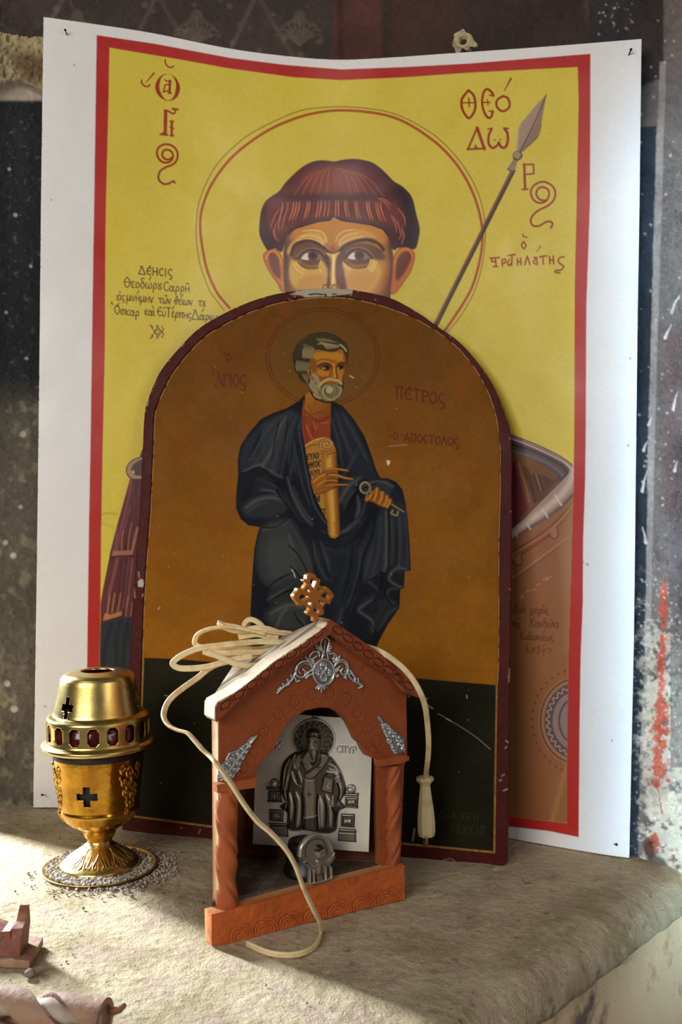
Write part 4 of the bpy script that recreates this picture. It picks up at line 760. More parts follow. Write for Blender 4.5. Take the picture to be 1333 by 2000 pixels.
# blessing hand across the scroll
SK, SKD, SKL = (138, 80, 20), (70, 34, 12), (184, 124, 48)
c.fill(Q("240,500 290,455 350,420 400,395 460,385 500,400 510,440 505,520 500,560 460,580 400,605 330,630 275,640 262,600", Z9), SK, 1.4, 1, 3)
for s, w in (("380,410 440,388 500,388 560,396 612,404", 22), ("420,445 500,452 580,476 655,488", 26), ("400,500 470,505 505,510", 20), ("390,560 460,550 540,545 612,546", 17)):
    p = Q(s, Z9); c.line(p, w / 5.127 * 1.15 + 1.4, SKD, 1.2, .95, w1=w / 5.127 * .8 + 1); c.line(p, w / 5.127 * 1.15, SK, 1.2, 1, w1=w / 5.127 * .7); c.line(p - [0, .8], w / 5.127 * .5, SKL, 1.4, .8, w1=1)
for s, w, col in (("390,450 430,430 500,425", 2, SKD), ("400,490 460,480 505,490", 2, SKD), ("380,540 430,520 505,525", 2, SKD), ("275,640 350,630 430,595 510,560", 2.4, (54, 26, 12)), ("265,520 320,470 380,440", 3, SKL), ("300,560 350,520 390,500", 2.4, SKL), ("280,610 340,580 390,570", 2.2, (110, 62, 18)), ("340,440 360,425 395,400", 1.6, SKD)): c.line(Q(s, Z9), w, col, 1.4, .8)
# key and the hand holding it
c.line([(Q("785,575", Z9)[0] + np.array([9.6 * math.cos(a), 10.4 * math.sin(a)])) for a in np.linspace(0, 6.283, 30)], 4.4, (120, 104, 68), 1.3, 1, 0); c.line([(Q("785,575", Z9)[0] + np.array([10.4 * math.cos(a), 11.2 * math.sin(a)])) for a in np.linspace(2.4, 5, 20)], 1.2, (168, 152, 108), 1.2, .8, 0)
c.line(Q("825,605 900,640 1050,740 1170,815", Z9), 5.0, (118, 98, 56), 1.3, 1, 0, w1=3); c.line(Q("1060,800 1045,830 1080,850 1105,850 1115,815", Z9), 3.6, (128, 108, 66), 1.3, 1, 0)
c.fill(Q("782,690 800,640 850,640 870,600 900,580 960,620 1010,660 1040,700 1035,745 990,772 930,750 850,710 800,712", Z9), SK, 1.4, 1, 3)
for s in ("905,585 900,640 880,700", "960,625 955,680 930,735", "1005,665 1005,710 975,755", "1036,700 1030,730 1005,765", "850,640 830,680 800,700"):
    c.line(Q(s, Z9), 7, SK, 1.6, 1); c.line(Q(s, Z9) - [1, 0], 3, SKL, 1.6, .75); c.line(Q(s, Z9) + [3.6, .6], 1.8, SKD, 1.2, .9)
c.line(Q("785,705 850,718 930,758 985,776", Z9), 2, SKD, 1.3, .8)
# ---- head
ZF = (560, 640, 9.52); c.gain = 1.4
hd = Q("105,520 130,430 200,270 300,190 420,120 560,85 700,80 830,105 940,160 1040,230 1110,320 1140,430 1130,560 1105,650 1085,760 1050,860 1055,960 1050,1100 1020,1220 940,1310 860,1360 740,1385 620,1345 520,1310 440,1200 400,1080 340,1010 260,960 210,860 150,780 125,640", ZF)
c.fill(hd, (54, 46, 26), 1.3, 1, 4); c.line(np.vstack([hd, hd[:1]]), 1.4, (34, 22, 10), 1.4, .8, 4)
fc = Q("430,560 470,470 540,400 640,400 760,430 880,430 960,400 1020,400 1060,460 1090,540 1095,640 1080,760 1045,880 1030,1000 900,1060 700,1080 600,1040 560,960 480,860 440,740", ZF)
c.fill(fc, (146, 90, 22), 1.4, 1, 4); fm = c.mask(fc, 2, 4)
H9 = lambda s, w, col, a=.85, soft=1.3, **k: c.line(Q(s, ZF), w, col, soft, a, **k)
G9 = lambda s, col, a=.8, soft=3, **k: c.fill(Q(s, ZF), col, soft, a, 4, **k)
G9("480,520 600,450 800,450 1000,470 1060,560 900,590 700,560 520,600", (176, 116, 34), .8, 4, clip=fm); G9("430,600 520,560 560,700 520,820 460,780", (112, 62, 18), .8, 4, clip=fm); G9("1050,500 1110,560 1070,900 1030,1020 1040,800", (104, 56, 16), .7, 3, clip=fm)
G9("560,790 640,760 720,800 780,820 760,900 640,900 580,850", (176, 112, 34), .8, 3, clip=fm); G9("560,880 640,900 760,900 800,960 660,1000 590,960", (120, 62, 20), .8, 4, clip=fm); G9("960,780 1060,760 1040,880 990,950 950,860", (160, 104, 34), .7, 3, clip=fm)
G9("580,700 650,660 760,650 830,680 830,760 720,790 620,760", (96, 50, 16), .8, 3, clip=fm); G9("930,670 1000,640 1070,650 1060,740 990,770 940,740", (92, 48, 16), .8, 3, clip=fm)
H9("570,720 620,675 700,655 790,662", 2.6, (38, 20, 10)); H9("940,670 1000,645 1080,650", 2.4, (38, 20, 10)); H9("500,640 580,595 700,580 830,600 870,640", 1.6, (108, 62, 20), .8); H9("560,650 660,615 760,620 820,650", 1.6, (190, 132, 52), .7); H9("930,620 1000,590 1060,600", 1.5, (190, 132, 52), .7)
G9("660,760 680,710 730,695 790,705 800,735 740,780", (60, 28, 12), .9, 1.5); c.dot(*Q("738,730", ZF)[0], 3.2, (22, 12, 8), 1.2); H9("668,762 690,740 712,742", 1.7, (200, 180, 140)); H9("670,700 730,688 800,705", 1.6, (40, 20, 10)); H9("670,775 730,785 790,765", 1.3, (84, 44, 16))
G9("945,745 960,705 1000,695 1050,715 1040,745 985,765", (56, 26, 12), .9, 1.5); c.dot(*Q("1000,722", ZF)[0], 2.8, (22, 12, 8), 1.2); H9("948,750 965,735", 1.5, (190, 166, 124)); H9("945,700 1000,685 1055,705", 1.5, (40, 20, 10))
G9("850,670 880,660 895,800 915,920 880,945 870,860", (190, 128, 46), .9, 2); H9("925,700 915,800 935,900 910,930", 2.4, (70, 34, 12)); H9("850,700 835,800 800,870 790,900 815,920", 1.8, (84, 42, 14), .8); H9("860,930 890,950 920,930", 1.8, (60, 28, 12)); H9("660,730 560,830 600,900", 1.2, (112, 64, 20), .5); H9("830,880 840,920", 1.6, (170, 104, 36))
# ear
G9("365,800 400,770 450,770 470,820 465,900 475,950 440,962 415,920 385,860", (150, 92, 24), 1, 1.4); G9("405,810 440,800 450,850 435,900 415,870", (84, 46, 16), .9, 1.6)
# hair locks and beard, grey strands
GH, GD = (150, 136, 92), (44, 38, 22)
for p, n_, col in ((("330,330 430,350 520,385", "300,560 380,570 440,560"), 9, (136, 122, 84)), (("190,600 300,600 430,640", "190,800 280,850 390,790"), 9, (132, 118, 82))):
    a, b = Q(p[0], ZF), Q(p[1], ZF)
    for i in range(n_):
        t = i / (n_ - 1); ia = a[0] * (1 - t) + a[-1] * t; ib = b[0] * (1 - t) + b[-1] * t; m = (ia + ib) / 2 + np.array([-2.2, 0]) * (1 - t)
        c.line([ia, m, ib], 2.4, col, 1.2, .8, taper=1); c.line([ia + [1.6, 0], m + [1.6, 0], ib + [1.6, 0]], 1, (58, 48, 28), 1, .7)
for s in ("300,310 340,300 440,345 520,385", "430,350 480,370 450,440 415,540"): H9(s, 1.6, (120, 108, 76), .7)
for i in range(12):
    t = i / 11; H9(f"{540 + t * 60:.0f},{230 + t * 40 - 30:.0f} {640 + t * 160:.0f},{190 + t * 60:.0f} {760 + t * 190:.0f},{200 + t * 70:.0f}", 2.0, (118, 104, 68) if i % 2 else (84, 74, 46), .75, taper=1)
for i in range(13):
    t = i / 12; H9(f"{560 + t * 400:.0f},{300 + t * 10:.0f} {640 + t * 330:.0f},{270 + t * 60:.0f} {740 + t * 220:.0f},{390 - t * 30:.0f}", 2.2, (160, 146, 100) if i % 2 else (120, 106, 70), .8, taper=1)
H9("520,380 640,395 760,420 880,425 960,390 985,340", 2.2, (40, 32, 16), .9); H9("990,310 1050,350 1100,420", 4, (150, 138, 110), .85); H9("985,330 1060,400 1110,500", 1.6, (60, 50, 30), .8); H9("700,250 800,265 930,280", 1.6, (52, 44, 26), .8); H9("230,570 330,590 430,590", 2.4, (38, 30, 16), .8); H9("200,300 260,230 400,150", 3, (72, 62, 38), .7)
for s in ("290,850 330,930 380,1000", "330,850 360,900 400,960", "360,990 400,1060"): H9(s, 2.6, (132, 120, 88), .8, taper=1)
for s, n_ in (("490,870 560,930 580,1030", 1), ("470,980 440,1060 490,1150", 1)): H9(s, 7, (132, 118, 82), .9, 2)
G9("480,870 540,880 585,960 580,1030 540,1020 500,950", (148, 134, 94), .9, 1.5); G9("440,1020 470,980 520,1010 530,1090 490,1160 450,1110", (140, 126, 88), .9, 1.5); G9("520,1080 570,1050 610,1100 600,1200 640,1320 560,1300 490,1240", (146, 130, 86), .95, 1.5)
for s in ("510,900 550,970 560,1020", "460,1030 490,1080 490,1140", "530,1100 570,1180 590,1280", "560,1080 590,1180 610,1280", "505,1180 560,1260"): H9(s, 1.3, (78, 66, 40), .8)
G9("610,1180 620,1120 680,1060 780,1030 900,1040 1000,1080 1030,1160 980,1270 880,1330 760,1360 660,1320", (126, 112, 74), .95, 1.6)
for r in (1.0, .86, .72, .6): c.line([(Q("835,1180", ZF)[0] + np.array([-20.5 * r * math.cos(a), 19 * r * math.sin(a)])) for a in np.linspace(-.9, 1.9, 24)], 1.6, (176, 160, 112) if r in (.86, .6) else (84, 70, 42), 1.2, .8, 0)
G9("710,1160 740,1090 830,1055 930,1090 960,1160 920,1250 830,1280 750,1250", (96, 88, 60), .95, 1.6); c.dot(*Q("790,1145", ZF)[0], 7, (166, 156, 112), 4, .85); H9("870,1090 900,1150 880,1220", 2.4, (130, 122, 92), .6); H9("712,1130 720,1210 780,1270 850,1285", 1.8, (48, 40, 22), .9); H9("980,1080 1010,1160 960,1260 890,1320", 2, (150, 138, 104), .7)
H9("610,1080 640,1020 720,970 800,945 880,965 960,980 1010,1035", 5, (168, 146, 96), .95, 1.4); H9("620,1100 680,1040 760,1010", 2, (92, 70, 36), .8); H9("900,1000 960,1020 1000,1060", 1.8, (92, 70, 36), .8); H9("790,1010 840,1000 890,1010 840,1030 790,1015", 3.2, (140, 74, 34), .9); H9("640,1090 720,1040 800,1040 900,1040 1010,1080", 1.6, (60, 46, 24), .8)
H9("440,1180 520,1310 620,1350 740,1388 850,1365", 2.2, (30, 20, 10), .9)
# scratches, losses, and the plug's faint reflection painted in
c.gain = 1.3
for s, w, a in (("855,1394 870,1402 900,1420 930,1440 958,1464", 1.6, .45), ("872,1404 880,1408", 3, .5), ("832,1375 845,1384", 2.6, .6), ("830,1366 835,1364", 2, .7), ("683,733 690,737", 2.4, .75), ("569,1112 573,1118 576,1127", 2, .9), ("760,871 795,868", 1.2, .5), ("912,1358 912,1364", 2, .7), ("320,1359 326,1359", 1.6, .6), ("810,1620 806,1642", 4, .35), ("307,1190 311,1186", 2, .7)): c.line(Q(s), w, (190, 180, 156), 1.3, a)
c.fill(Q("1000,300 1020,300 1035,305 1030,330 1015,355 1003,330", Z9), (214, 204, 176), 1.2)
for i in range(70): c.dot(random.uniform(270, 970), random.uniform(620, 1650), random.uniform(.6, 1.5), (186, 160, 110), 1, .45)
c.h[:] = -.0022
c.rgb *= .86
m_ip = material('icon_panel_paint', vcol=True, rough=.5, spec=.06, bump=[(160, .0005, 4)], rvar=(22, .42, .6))
fp = polyfield(c, inn) + .6
sheet('painted_panel', c, ipos, m_ip, icon, fp, .010)
# ---------------------------------------------------------------- the small corner shrine: three-sided, its carved front turned to the right
SA_, SB_ = on_z(413, 1848), on_z(791, 1757)
SX = (SB_ - SA_).normalized(); SN = Vector((SX.y, -SX.x, 0)); UP = Vector((0, 0, 1))
SD_ = Vector((-.098, .951, 0)); ZF_ = .0315
def splane(off): return (np.array(SA_ + SN * off), np.array(SN))
PB, PF = splane(0.0), splane(-.010)                    # plinth / gable plane, and the facade behind it
Z3 = (380, 1380, 2.777); Z2 = (380, 1100, 2.777); Z4 = (400, 1380, 4.17); Z5 = (700, 1300, 4.17)
shrine = empty('icon_shrine', (SA_ + SB_ + SD_) / 3, 'small brown three-sided wooden shrine with silver ornaments and an arched front', 'shrine')
TC = (128, 60, 23); BARE = (206, 178, 132)
m_tc = material('brown_painted_wood', vcol=True, rough=.62, spec=.35, noise=[(60, (92, 40, 20), .62, .8, 5)], bump=[(90, .0008, 5), (400, .0003, 3)])
m_bare = material('dusty_bare_wood', (150, 132, 108), .8, noise=[(40, (112, 92, 68), .5, .75, 5), (200, (176, 160, 134), .55, .7, 4)], bump=[(120, .0008, 5)])
# facade board with the cusped arch and its carved roundels
c = Canvas(420, 1212, 802, 1796, .9, TC, 1.25); c.mottle(60, .12, 100); c.mottle(8, .08, 101, None, 3)
arch = np.vstack([Q("215,1105 240,440 332,440 330,385 340,340 365,290 400,262 425,238 440,215 455,170 490,115 540,60 600,22 680,5 740,8 800,40 845,90 870,140 890,185 915,205 930,240 945,270 985,285 1000,320 1020,875 1030,1000 215,1250", Z3)])
fac = Q("427,1790 426,1500 425,1385 520,1300 645,1214 730,1280 794,1352 796,1480 790,1496 782,1704 782,1720")
for x, y in ((640, 712), (738, 706), (830, 738), (546, 752), (460, 820), (886, 808), (940, 895), (380, 910), (995, 968), (322, 1020), (270, 1110), (1010, 1060)):
    px, py = Q(f"{x},{y}", Z2)[0]
    for r, hh in ((10.5, -.0006),): c.line([(px + r * .85 * math.cos(a), py + r * 1.1 * math.sin(a)) for a in np.linspace(0, 6.283, 26)], 2.2, (104, 46, 22), 2, .25, 0, h=hh)
    c.line([(px + 3.5 * math.cos(a) - 1, py + 4.5 * math.sin(a)) for a in np.linspace(2.5, 6.9, 12)], 1.8, None, 2, .25, 0, h=-.0004)
k = np.clip((428.2 - c.X) / 1.2, 0, 1)[..., None]; c.rgb = c.rgb * (1 - k) + lin(BARE) * k
ff = polyfield(c, fac, [arch])
sheet('facade_panel', c, planepos(PF), m_tc, shrine, ff, .012, None, (150, 92, 52))
# gable moulding: band of ovals under the roof edge
c = Canvas(408, 1200, 836, 1416, .8, (124, 57, 23), 1.2); c.mottle(30, .16, 104); c.mottle(6, .1, 105, None, 3)
gab = Q("122,862 108,845 110,775 122,752 222,698 300,640 430,533 500,488 560,450 620,408 700,352 735,303 838,372 940,440 1020,498 1110,562 1180,640 1237,710 1222,732 1195,722 1160,702 1100,632 950,532 845,455 740,386 640,448 500,545 400,618 300,695 200,785", Z2)
for i in range(8):
    t = (i + .45) / 8; p = Q("140,795", Z2)[0] * (1 - t) + Q("715,352", Z2)[0] * t
    for k_, hh in ((0, -.0016),): c.line([p + np.array([math.cos(-.66) * 11.5 * math.cos(a) - math.sin(-.66) * 6.5 * math.sin(a), math.sin(-.66) * 11.5 * math.cos(a) + math.cos(-.66) * 6.5 * math.sin(a)]) for a in np.linspace(0, 6.283, 24)], 3, (84, 36, 18), 2, .5, 0, h=hh)
    p2 = p + (Q("715,352", Z2)[0] - Q("140,795", Z2)[0]) / 16; c.line([p2 + [-4, -9], p2 + [4, 9]], 2.2, (84, 36, 18), 2, .4, 0, h=-.001); c.line([p2 + [-8, -2], p2 + [7, 3]], 2.2, (84, 36, 18), 2, .3, 0, h=-.001)
for i in range(8):
    t = (i + .5) / 8; p = Q("755,345", Z2)[0] * (1 - t) + Q("1195,690", Z2)[0] * t
    c.line([p + np.array([math.cos(.66) * 11 * math.cos(a) - math.sin(.66) * 6.5 * math.sin(a), math.sin(.66) * 11 * math.cos(a) + math.cos(.66) * 6.5 * math.sin(a)]) for a in np.linspace(0, 6.283, 24)], 3, (84, 36, 18), 2, .5, 0, h=-.0016)
gf = polyfield(c, gab); tl = Q("735,303", Z2)[0] - Q("110,775", Z2)[0]; tl = tl / np.linalg.norm(tl); p0_ = Q("118,768", Z2)[0]
dd = (c.X - p0_[0]) * -tl[1] + (c.Y - p0_[1]) * tl[0]; k = np.clip((2.6 + 3.5 * (fbm(c.X, c.Y, 9, 3, 106) - .5) - np.minimum(gf, 50)) / 1.2, 0, 1) * ((dd < 7) | (c.X < 421)) * (c.X < 640); c.rgb = c.rgb * (1 - k[..., None]) + lin((206, 184, 152)) * k[..., None]
sheet('gable_moulding', c, planepos(PB), m_tc, shrine, gf, .021, None, (186, 166, 140))
# plinth with carved scrolls
c = Canvas(408, 1684, 798, 1856, .9, (156, 75, 27), 1.35); c.mottle(40, .14, 107); c.mottle(7, .1, 108, None, 3)
pli = Q("413,1786 455,1776 600,1738 740,1703 791,1690 791,1757 600,1803 440,1846 428,1849 414,1847")
for i in range(14):
    x = 462 + i * 24; y = 1848 - (x - 413) * .242 - 14; fl_ = 1 if i % 2 else -1
    for r in (7, 13, 19):
        c.line([(x + fl_ * (r * math.cos(a) - 6), y + 10 - r * 1.15 * math.sin(a)) for a in np.linspace(-.2, 1.9, 14)], 2.4, (112, 50, 22), 2.5, .22, 0, h=-.0008)
    c.dot(x + 11, y - 8, 2.6, (90, 40, 20), 2, .4); c.h[:] = c.h
c.h += (fbm(c.X, c.Y, 14, 3, 109) - .5) * .0012
sheet('plinth', c, planepos(PB), m_tc, shrine, polyfield(c, pli), .014, None, (200, 150, 96))
bm = bm_new(); i_ = (SA_ + SX * .006 - SN * .014, SB_ - SX * .004 - SN * .014, SD_)
prism(bm, [Vector((p.x, p.y, .0005)) for p in i_], (0, 0, ZF_ - .001))
m_fl = material('dusty_shrine_floor', (84, 66, 54), .8, noise=[(50, (124, 106, 86), .5, .7, 5)], bump=[(100, .0006, 4)])
done('floor_board', bm, m_fl, shrine)
for nm, a, b, za, zb, inn_ in (('side_wall', SA_ + SX * .024 - SN * .0215, SD_, .203, .217, 1), ('back_wall', SB_ - SX * .002 - SN * .0215, SD_, .190, .217, -1)):
    d = (b - a).normalized(); o_ = Vector((-d.y, d.x, 0)) * inn_ * .006
    bm = bm_new(); prism(bm, [Vector((a.x, a.y, ZF_ - .002)), Vector((b.x, b.y, ZF_ - .002)), Vector((b.x, b.y, zb)), Vector((a.x, a.y, za))], o_); done(nm, bm, material('shrine_inner_wood', (112, 54, 28), .65, noise=[(60, (84, 38, 20), .55, .8, 4)], bump=[(90, .0006, 4)]), shrine)
pk, el, er = PL(*Q("733,312", Z2)[0], PB), PL(*Q("118,778", Z2)[0], PB), PL(*Q("1222,722", Z2)[0], PB)
bk = -SN * .016
dt = Vector((SD_.x, SD_.y, .223)); bm = bm_new()
for tri in ((el + bk, pk + bk, dt), (pk + bk, er + bk, dt)): prism(bm, tri, (0, 0, -.004))
done('roof', bm, m_bare, shrine)
# imposts and twisted columns
for pts, up_ in (("122,425 335,387 338,440 240,452 125,470", Z3), ("168,772 260,752 395,735 418,742 415,772 350,800 172,822", Z5)):
    bm = bm_new(); prism(bm, [PL(x, y, splane(-.001)) for x, y in Q(pts, up_)], -SN * .009); done('impost', bm, m_tc2 if 'm_tc2' in globals() else globals().setdefault('m_tc2', material('brown_wood_plain', (156, 76, 28), .62, noise=[(50, (124, 58, 26), .5, .75, 5)], bump=[(90, .0008, 5)])), shrine, bevel=.0012)
for px, yb, yt, r in ((443, 1776, 1536, .0086), (767.5, 1697, 1494, .0070)):
    b0, t0 = PL(px, yb, splane(-.010)), PL(px, yt, splane(-.010)); n = 90
    path = [b0 + (t0 - b0) * i / (n - 1) for i in range(n)]
    prof = []
    for a in np.linspace(0, 2 * math.pi, 28, endpoint=False):
        rr = r * (1.04 + .16 * math.cos(2 * a) - .32 * math.exp(-(abs(math.sin(a)) / .22) ** 2)); prof.append((rr * math.cos(a), rr * math.sin(a)))
    sweep('column', path, prof, m_tc2, shrine, up=tuple(SX), twist=[(-1 if px < 600 else 1) * i / n * 8.5 for i in range(n)])
# cross on the ridge
ZX = (540, 1110, 9.52); PX = splane(-.016)
c = Canvas(568, 1114, 658, 1216, .5, (168, 98, 32), 1.15)
cr = Q("570,130 620,96 680,92 735,130 760,180 815,210 818,260 800,300 855,350 890,368 915,340 960,360 1000,400 1040,450 1075,510 1050,560 1020,600 1000,660 970,670 930,650 900,690 870,740 892,800 880,850 840,880 780,885 760,985 700,990 690,900 640,890 590,860 570,820 600,780 612,750 550,700 510,680 480,705 430,690 395,640 350,590 320,530 330,480 375,420 400,370 430,365 470,390 500,380 540,310 560,290 510,240 512,210 560,190", ZX)
hl = [Q(s, ZX) for s in ("660,180 700,185 740,235 690,380 650,300 625,240", "580,350 630,430 600,450 545,400", "480,470 600,530 480,610 425,540", "650,610 635,710 580,650", "730,655 800,800 760,830 700,820 695,760", "790,600 880,625 840,690 800,640", "825,510 920,440 975,490 985,530 950,570 880,545", "780,360 850,395 790,430 765,400")]
fx = polyfield(c, smooth(cr, 3, True), hl); c.h = .0005 * np.sqrt(np.clip(fx / 1.0, 0, 1))
m_cr = material('gilt_brown_cross', vcol=True, rough=.3, metal=.35, coat=.3)
sheet('cross', c, planepos(PX), m_cr, shrine, fx, .0055, None, (216, 160, 70))['label'] = 'pierced brown and gilt cross on the ridge'
# silver ornaments pressed in relief
m_ag = material('pressed_silver', vcol=True, rough=.3, metal=.7, bump=[(900, .0001, 2)])
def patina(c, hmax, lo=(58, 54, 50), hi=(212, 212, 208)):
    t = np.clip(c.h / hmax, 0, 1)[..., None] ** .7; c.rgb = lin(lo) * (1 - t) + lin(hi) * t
ZO = (530, 1230, 7.016)
c = Canvas(536, 1238, 714, 1356, .5, (200, 200, 200)); c.f = np.full(c.X.shape, -50.)
def O(s, w, h=.0022, z=ZO, **k): c.line(Q(s, z), w, None, h=h, **k)
oc = Q("710,578", ZO)[0]
c.dot(oc[0], oc[1], 21.5, None, h=.0009, ry=26)
c.line([(oc[0] + 20.5 * math.cos(a), oc[1] + 25 * math.sin(a)) for a in np.linspace(0, 6.4, 50)], 4.2, None, sm=0, h=.0024)
for q in range(4):
    a0 = math.pi / 4 + q * math.pi / 2
    for s_ in (1, -1):
        pts = [(oc[0] + u_ * math.cos(a0 + s_ * v_) * .95, oc[1] + u_ * math.sin(a0 + s_ * v_) * 1.15) for u_, v_ in ((3, 0), (8, .1), (13, .35), (16, .62), (13, .8), (10.5, .62), (12, .42))]; c.line(pts, 2.0, None, h=.0021)
c.dot(oc[0], oc[1], 2.6, None, h=.0024)
for s, w in (("690,385 702,310 668,205 682,140 735,103 787,150 770,235 756,310 775,390", 4.6), ("600,215 640,225 672,262", 4), ("610,245 650,265 680,290", 4), ("812,212 785,225 770,262", 4), ("815,240 785,262 768,292", 3.6), ("800,285 775,305", 4),
             ("645,330 610,298 560,305 522,350 530,400 575,385 612,355", 4.6), ("520,380 545,430 575,470", 4.4), ("458,372 490,400 515,440", 4), ("640,290 655,320 650,360", 4), ("570,420 580,450", 5),
             ("565,530 525,455 445,428 365,470 330,560 345,625 400,650 455,625 462,570 430,540", 5.2), ("560,545 500,580 485,640", 5.4), ("560,600 510,620 470,660", 5), ("330,580 290,660 225,730 160,775 105,830 75,862", 5.6), ("265,620 285,665", 5), ("215,680 240,730 205,760", 5.6), ("150,735 175,775", 4.6), ("320,660 345,710 375,690", 5), ("120,790 95,820", 6.5),
             ("858,500 900,430 960,408 1020,440 1048,520 1025,595 975,612 945,570 968,530", 5), ("865,545 905,520 935,500", 5), ("870,575 920,545", 4.6), ("865,605 915,620 890,640", 5), ("1040,560 1065,640 1130,705 1200,735 1242,765 1200,795", 5.2), ("1078,560 1105,590 1085,600", 5), ("1120,620 1145,665 1130,700", 5.6), ("1180,665 1190,705", 4.4), ("1010,610 1020,670 995,650", 4.6),
             ("795,330 845,318 890,365 868,430 835,395", 4.6), ("932,355 905,400 885,445", 4.2), ("850,320 855,380 850,440", 4), ("640,765 605,800", 4.4), ("655,770 640,815", 4.4), ("680,765 680,845", 4.8), ("705,770 722,812", 4.4), ("720,765 748,785", 4.2)): O(s, w)
for p in ("540,505 515,482 487,467 457,462 428,466 402,480 382,502 369,530 364,558 370,584 388,590", "872,488 890,465 913,447 940,438 968,440 992,452 1010,472 1020,498 1018,525 1008,550 995,572", "718,148 722,172 714,195 722,218 716,240 722,262 718,285 720,310 718,345"):
    for x, y in Q(p, ZO): c.dot(x, y, 1.7, None, h=.0026)
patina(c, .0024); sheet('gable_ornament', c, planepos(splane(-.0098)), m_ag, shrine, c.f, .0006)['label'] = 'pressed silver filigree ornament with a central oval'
def spandrel(outl, tip, root, seed, box):
    global c
    c = Canvas(*box, .5, (200, 200, 200)); rs = np.random.RandomState(seed)
    p = outl; f = polyfield(c, p); c.h = .0008 + 0 * c.X
    ax = root - tip; L_ = np.linalg.norm(ax); ax = ax / L_; pr = np.array([-ax[1], ax[0]])
    c.line([tip + ax * 2, tip + ax * L_ * .12, tip + ax * L_ * .2], 5, None, h=.0026, taper=1)
    for i in range(14):
        t = .24 + .70 * (i // 2) / 6; s_ = 1 if i % 2 else -1; wdt = 3 + 19 * t
        o_ = tip + ax * L_ * t + pr * s_ * wdt * .48; r = 2.6 + 4.2 * t
        c.line([o_ + r * (.25 + .75 * u_ / 14) * (ax * math.cos(u_ * .5 + i) + pr * s_ * math.sin(u_ * .5 + i)) for u_ in range(15)], 2.2 + .8 * t, None, h=.0026); c.dot(o_[0], o_[1], 1.5, None, h=.0030)
        q = tip + ax * L_ * (t + .06) + pr * s_ * wdt * .95; c.dot(q[0], q[1], 2, None, h=.0027)
    c.line([tip + ax * L_ * .18, root], 2, None, h=.0024)
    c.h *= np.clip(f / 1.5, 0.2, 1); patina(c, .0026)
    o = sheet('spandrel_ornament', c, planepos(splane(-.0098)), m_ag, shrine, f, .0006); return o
spandrel(Q("428,216 430,250 388,292 355,360 332,402 305,450 292,510 252,548 236,592 180,612 104,618 106,560 128,475 168,432 200,372 260,350 300,312 340,288 372,248", Z4), Q("426,222", Z4)[0], Q("130,600", Z4)[0], 3, (420, 1428, 508, 1534))
spandrel(Q("155,406 190,420 207,455 246,470 266,508 312,535 342,565 376,590 380,640 376,712 340,716 300,727 268,702 254,650 225,630 224,590 208,560 184,500 178,470 153,445", Z5), Q("158,410", Z5)[0], Q("345,716", Z5)[0], 5, (732, 1394, 798, 1478))
# a narrow silver ornament on the inner face of the side wall
WA_ = SA_ + SX * .024 - SN * .0215
wd = (SD_ - WA_).normalized(); wn = Vector((wd.y, -wd.x, 0)); w0 = WA_ + wn * .0004
c = Canvas(14, 30, 50, 118, .5, (200, 200, 200)); lz = Q("32,32 40,50 46,66 42,84 36,100 33,116 30,100 22,84 18,66 25,50"); f = polyfield(c, smooth(lz, 4, True)); c.h = .0008 + 0 * c.X
for i in range(14):
    y = 42 + i * 5; w_ = 2 + 9 * math.sin(math.pi * i / 13)
    for s_ in (1, -1): c.line([(32 + s_ * (w_ * .5 + 2.2 * math.cos(a)), y + 2.2 * math.sin(a)) for a in np.linspace(0, 5, 9)], 1.5, None, h=.0024)
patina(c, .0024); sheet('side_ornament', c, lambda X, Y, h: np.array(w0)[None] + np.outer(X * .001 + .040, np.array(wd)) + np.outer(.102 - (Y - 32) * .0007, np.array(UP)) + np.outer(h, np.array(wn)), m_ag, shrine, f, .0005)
# ---------------------------------------------------------------- embossed silver plate standing inside
ZP = (480, 1380, 4.76)
pa, pb = P(*Q("65,1278", ZP)[0], .938), P(*Q("1145,1352", ZP)[0], .917)
pn = (pb - pa).cross(UP).normalized(); pn = pn if pn.y < 0 else -pn; PPL = (np.array(pa), np.array(pn))
c = Canvas(484, 1384, 742, 1672, .6, (226, 222, 212)); ph = .0030
c.rgb *= (.8 + .4 * fbm(c.X, c.Y, 40, 4, 130))[..., None]
DKS = (52, 46, 40)
def p_(s): return Q(s, ZP)
def puffy(s, h, r, col=None, sm=3, grad=None): c.fill(p_(s), col, 1.2, 1, sm, h=h, puff=r)
hc = p_("636,300")[0]
d = np.hypot((c.X - hc[0]) / 41, (c.Y - hc[1]) / 39)
k = np.clip((1 - d) * 18, 0, 1)[..., None]; c.rgb = c.rgb * (1 - k) + lin((96, 90, 80)) * k
ang = np.arctan2(c.Y - hc[1], c.X - hc[0])
band = (d > .62) & (d < .92); c.h[d < 1.0] = .0007; c.h[(d > .92) & (d < 1.02)] = .0016; c.h[(d > .56) & (d < .64)] = .0014
c.h = np.where(band, .0007 + .0007 * (np.sin(ang * 16 + np.sin(d * 20) * 2) > 0), c.h); c.rgb = np.where((band & (np.sin(ang * 16 + np.sin(d * 20) * 2) < 0))[..., None], lin((70, 64, 56)), c.rgb)
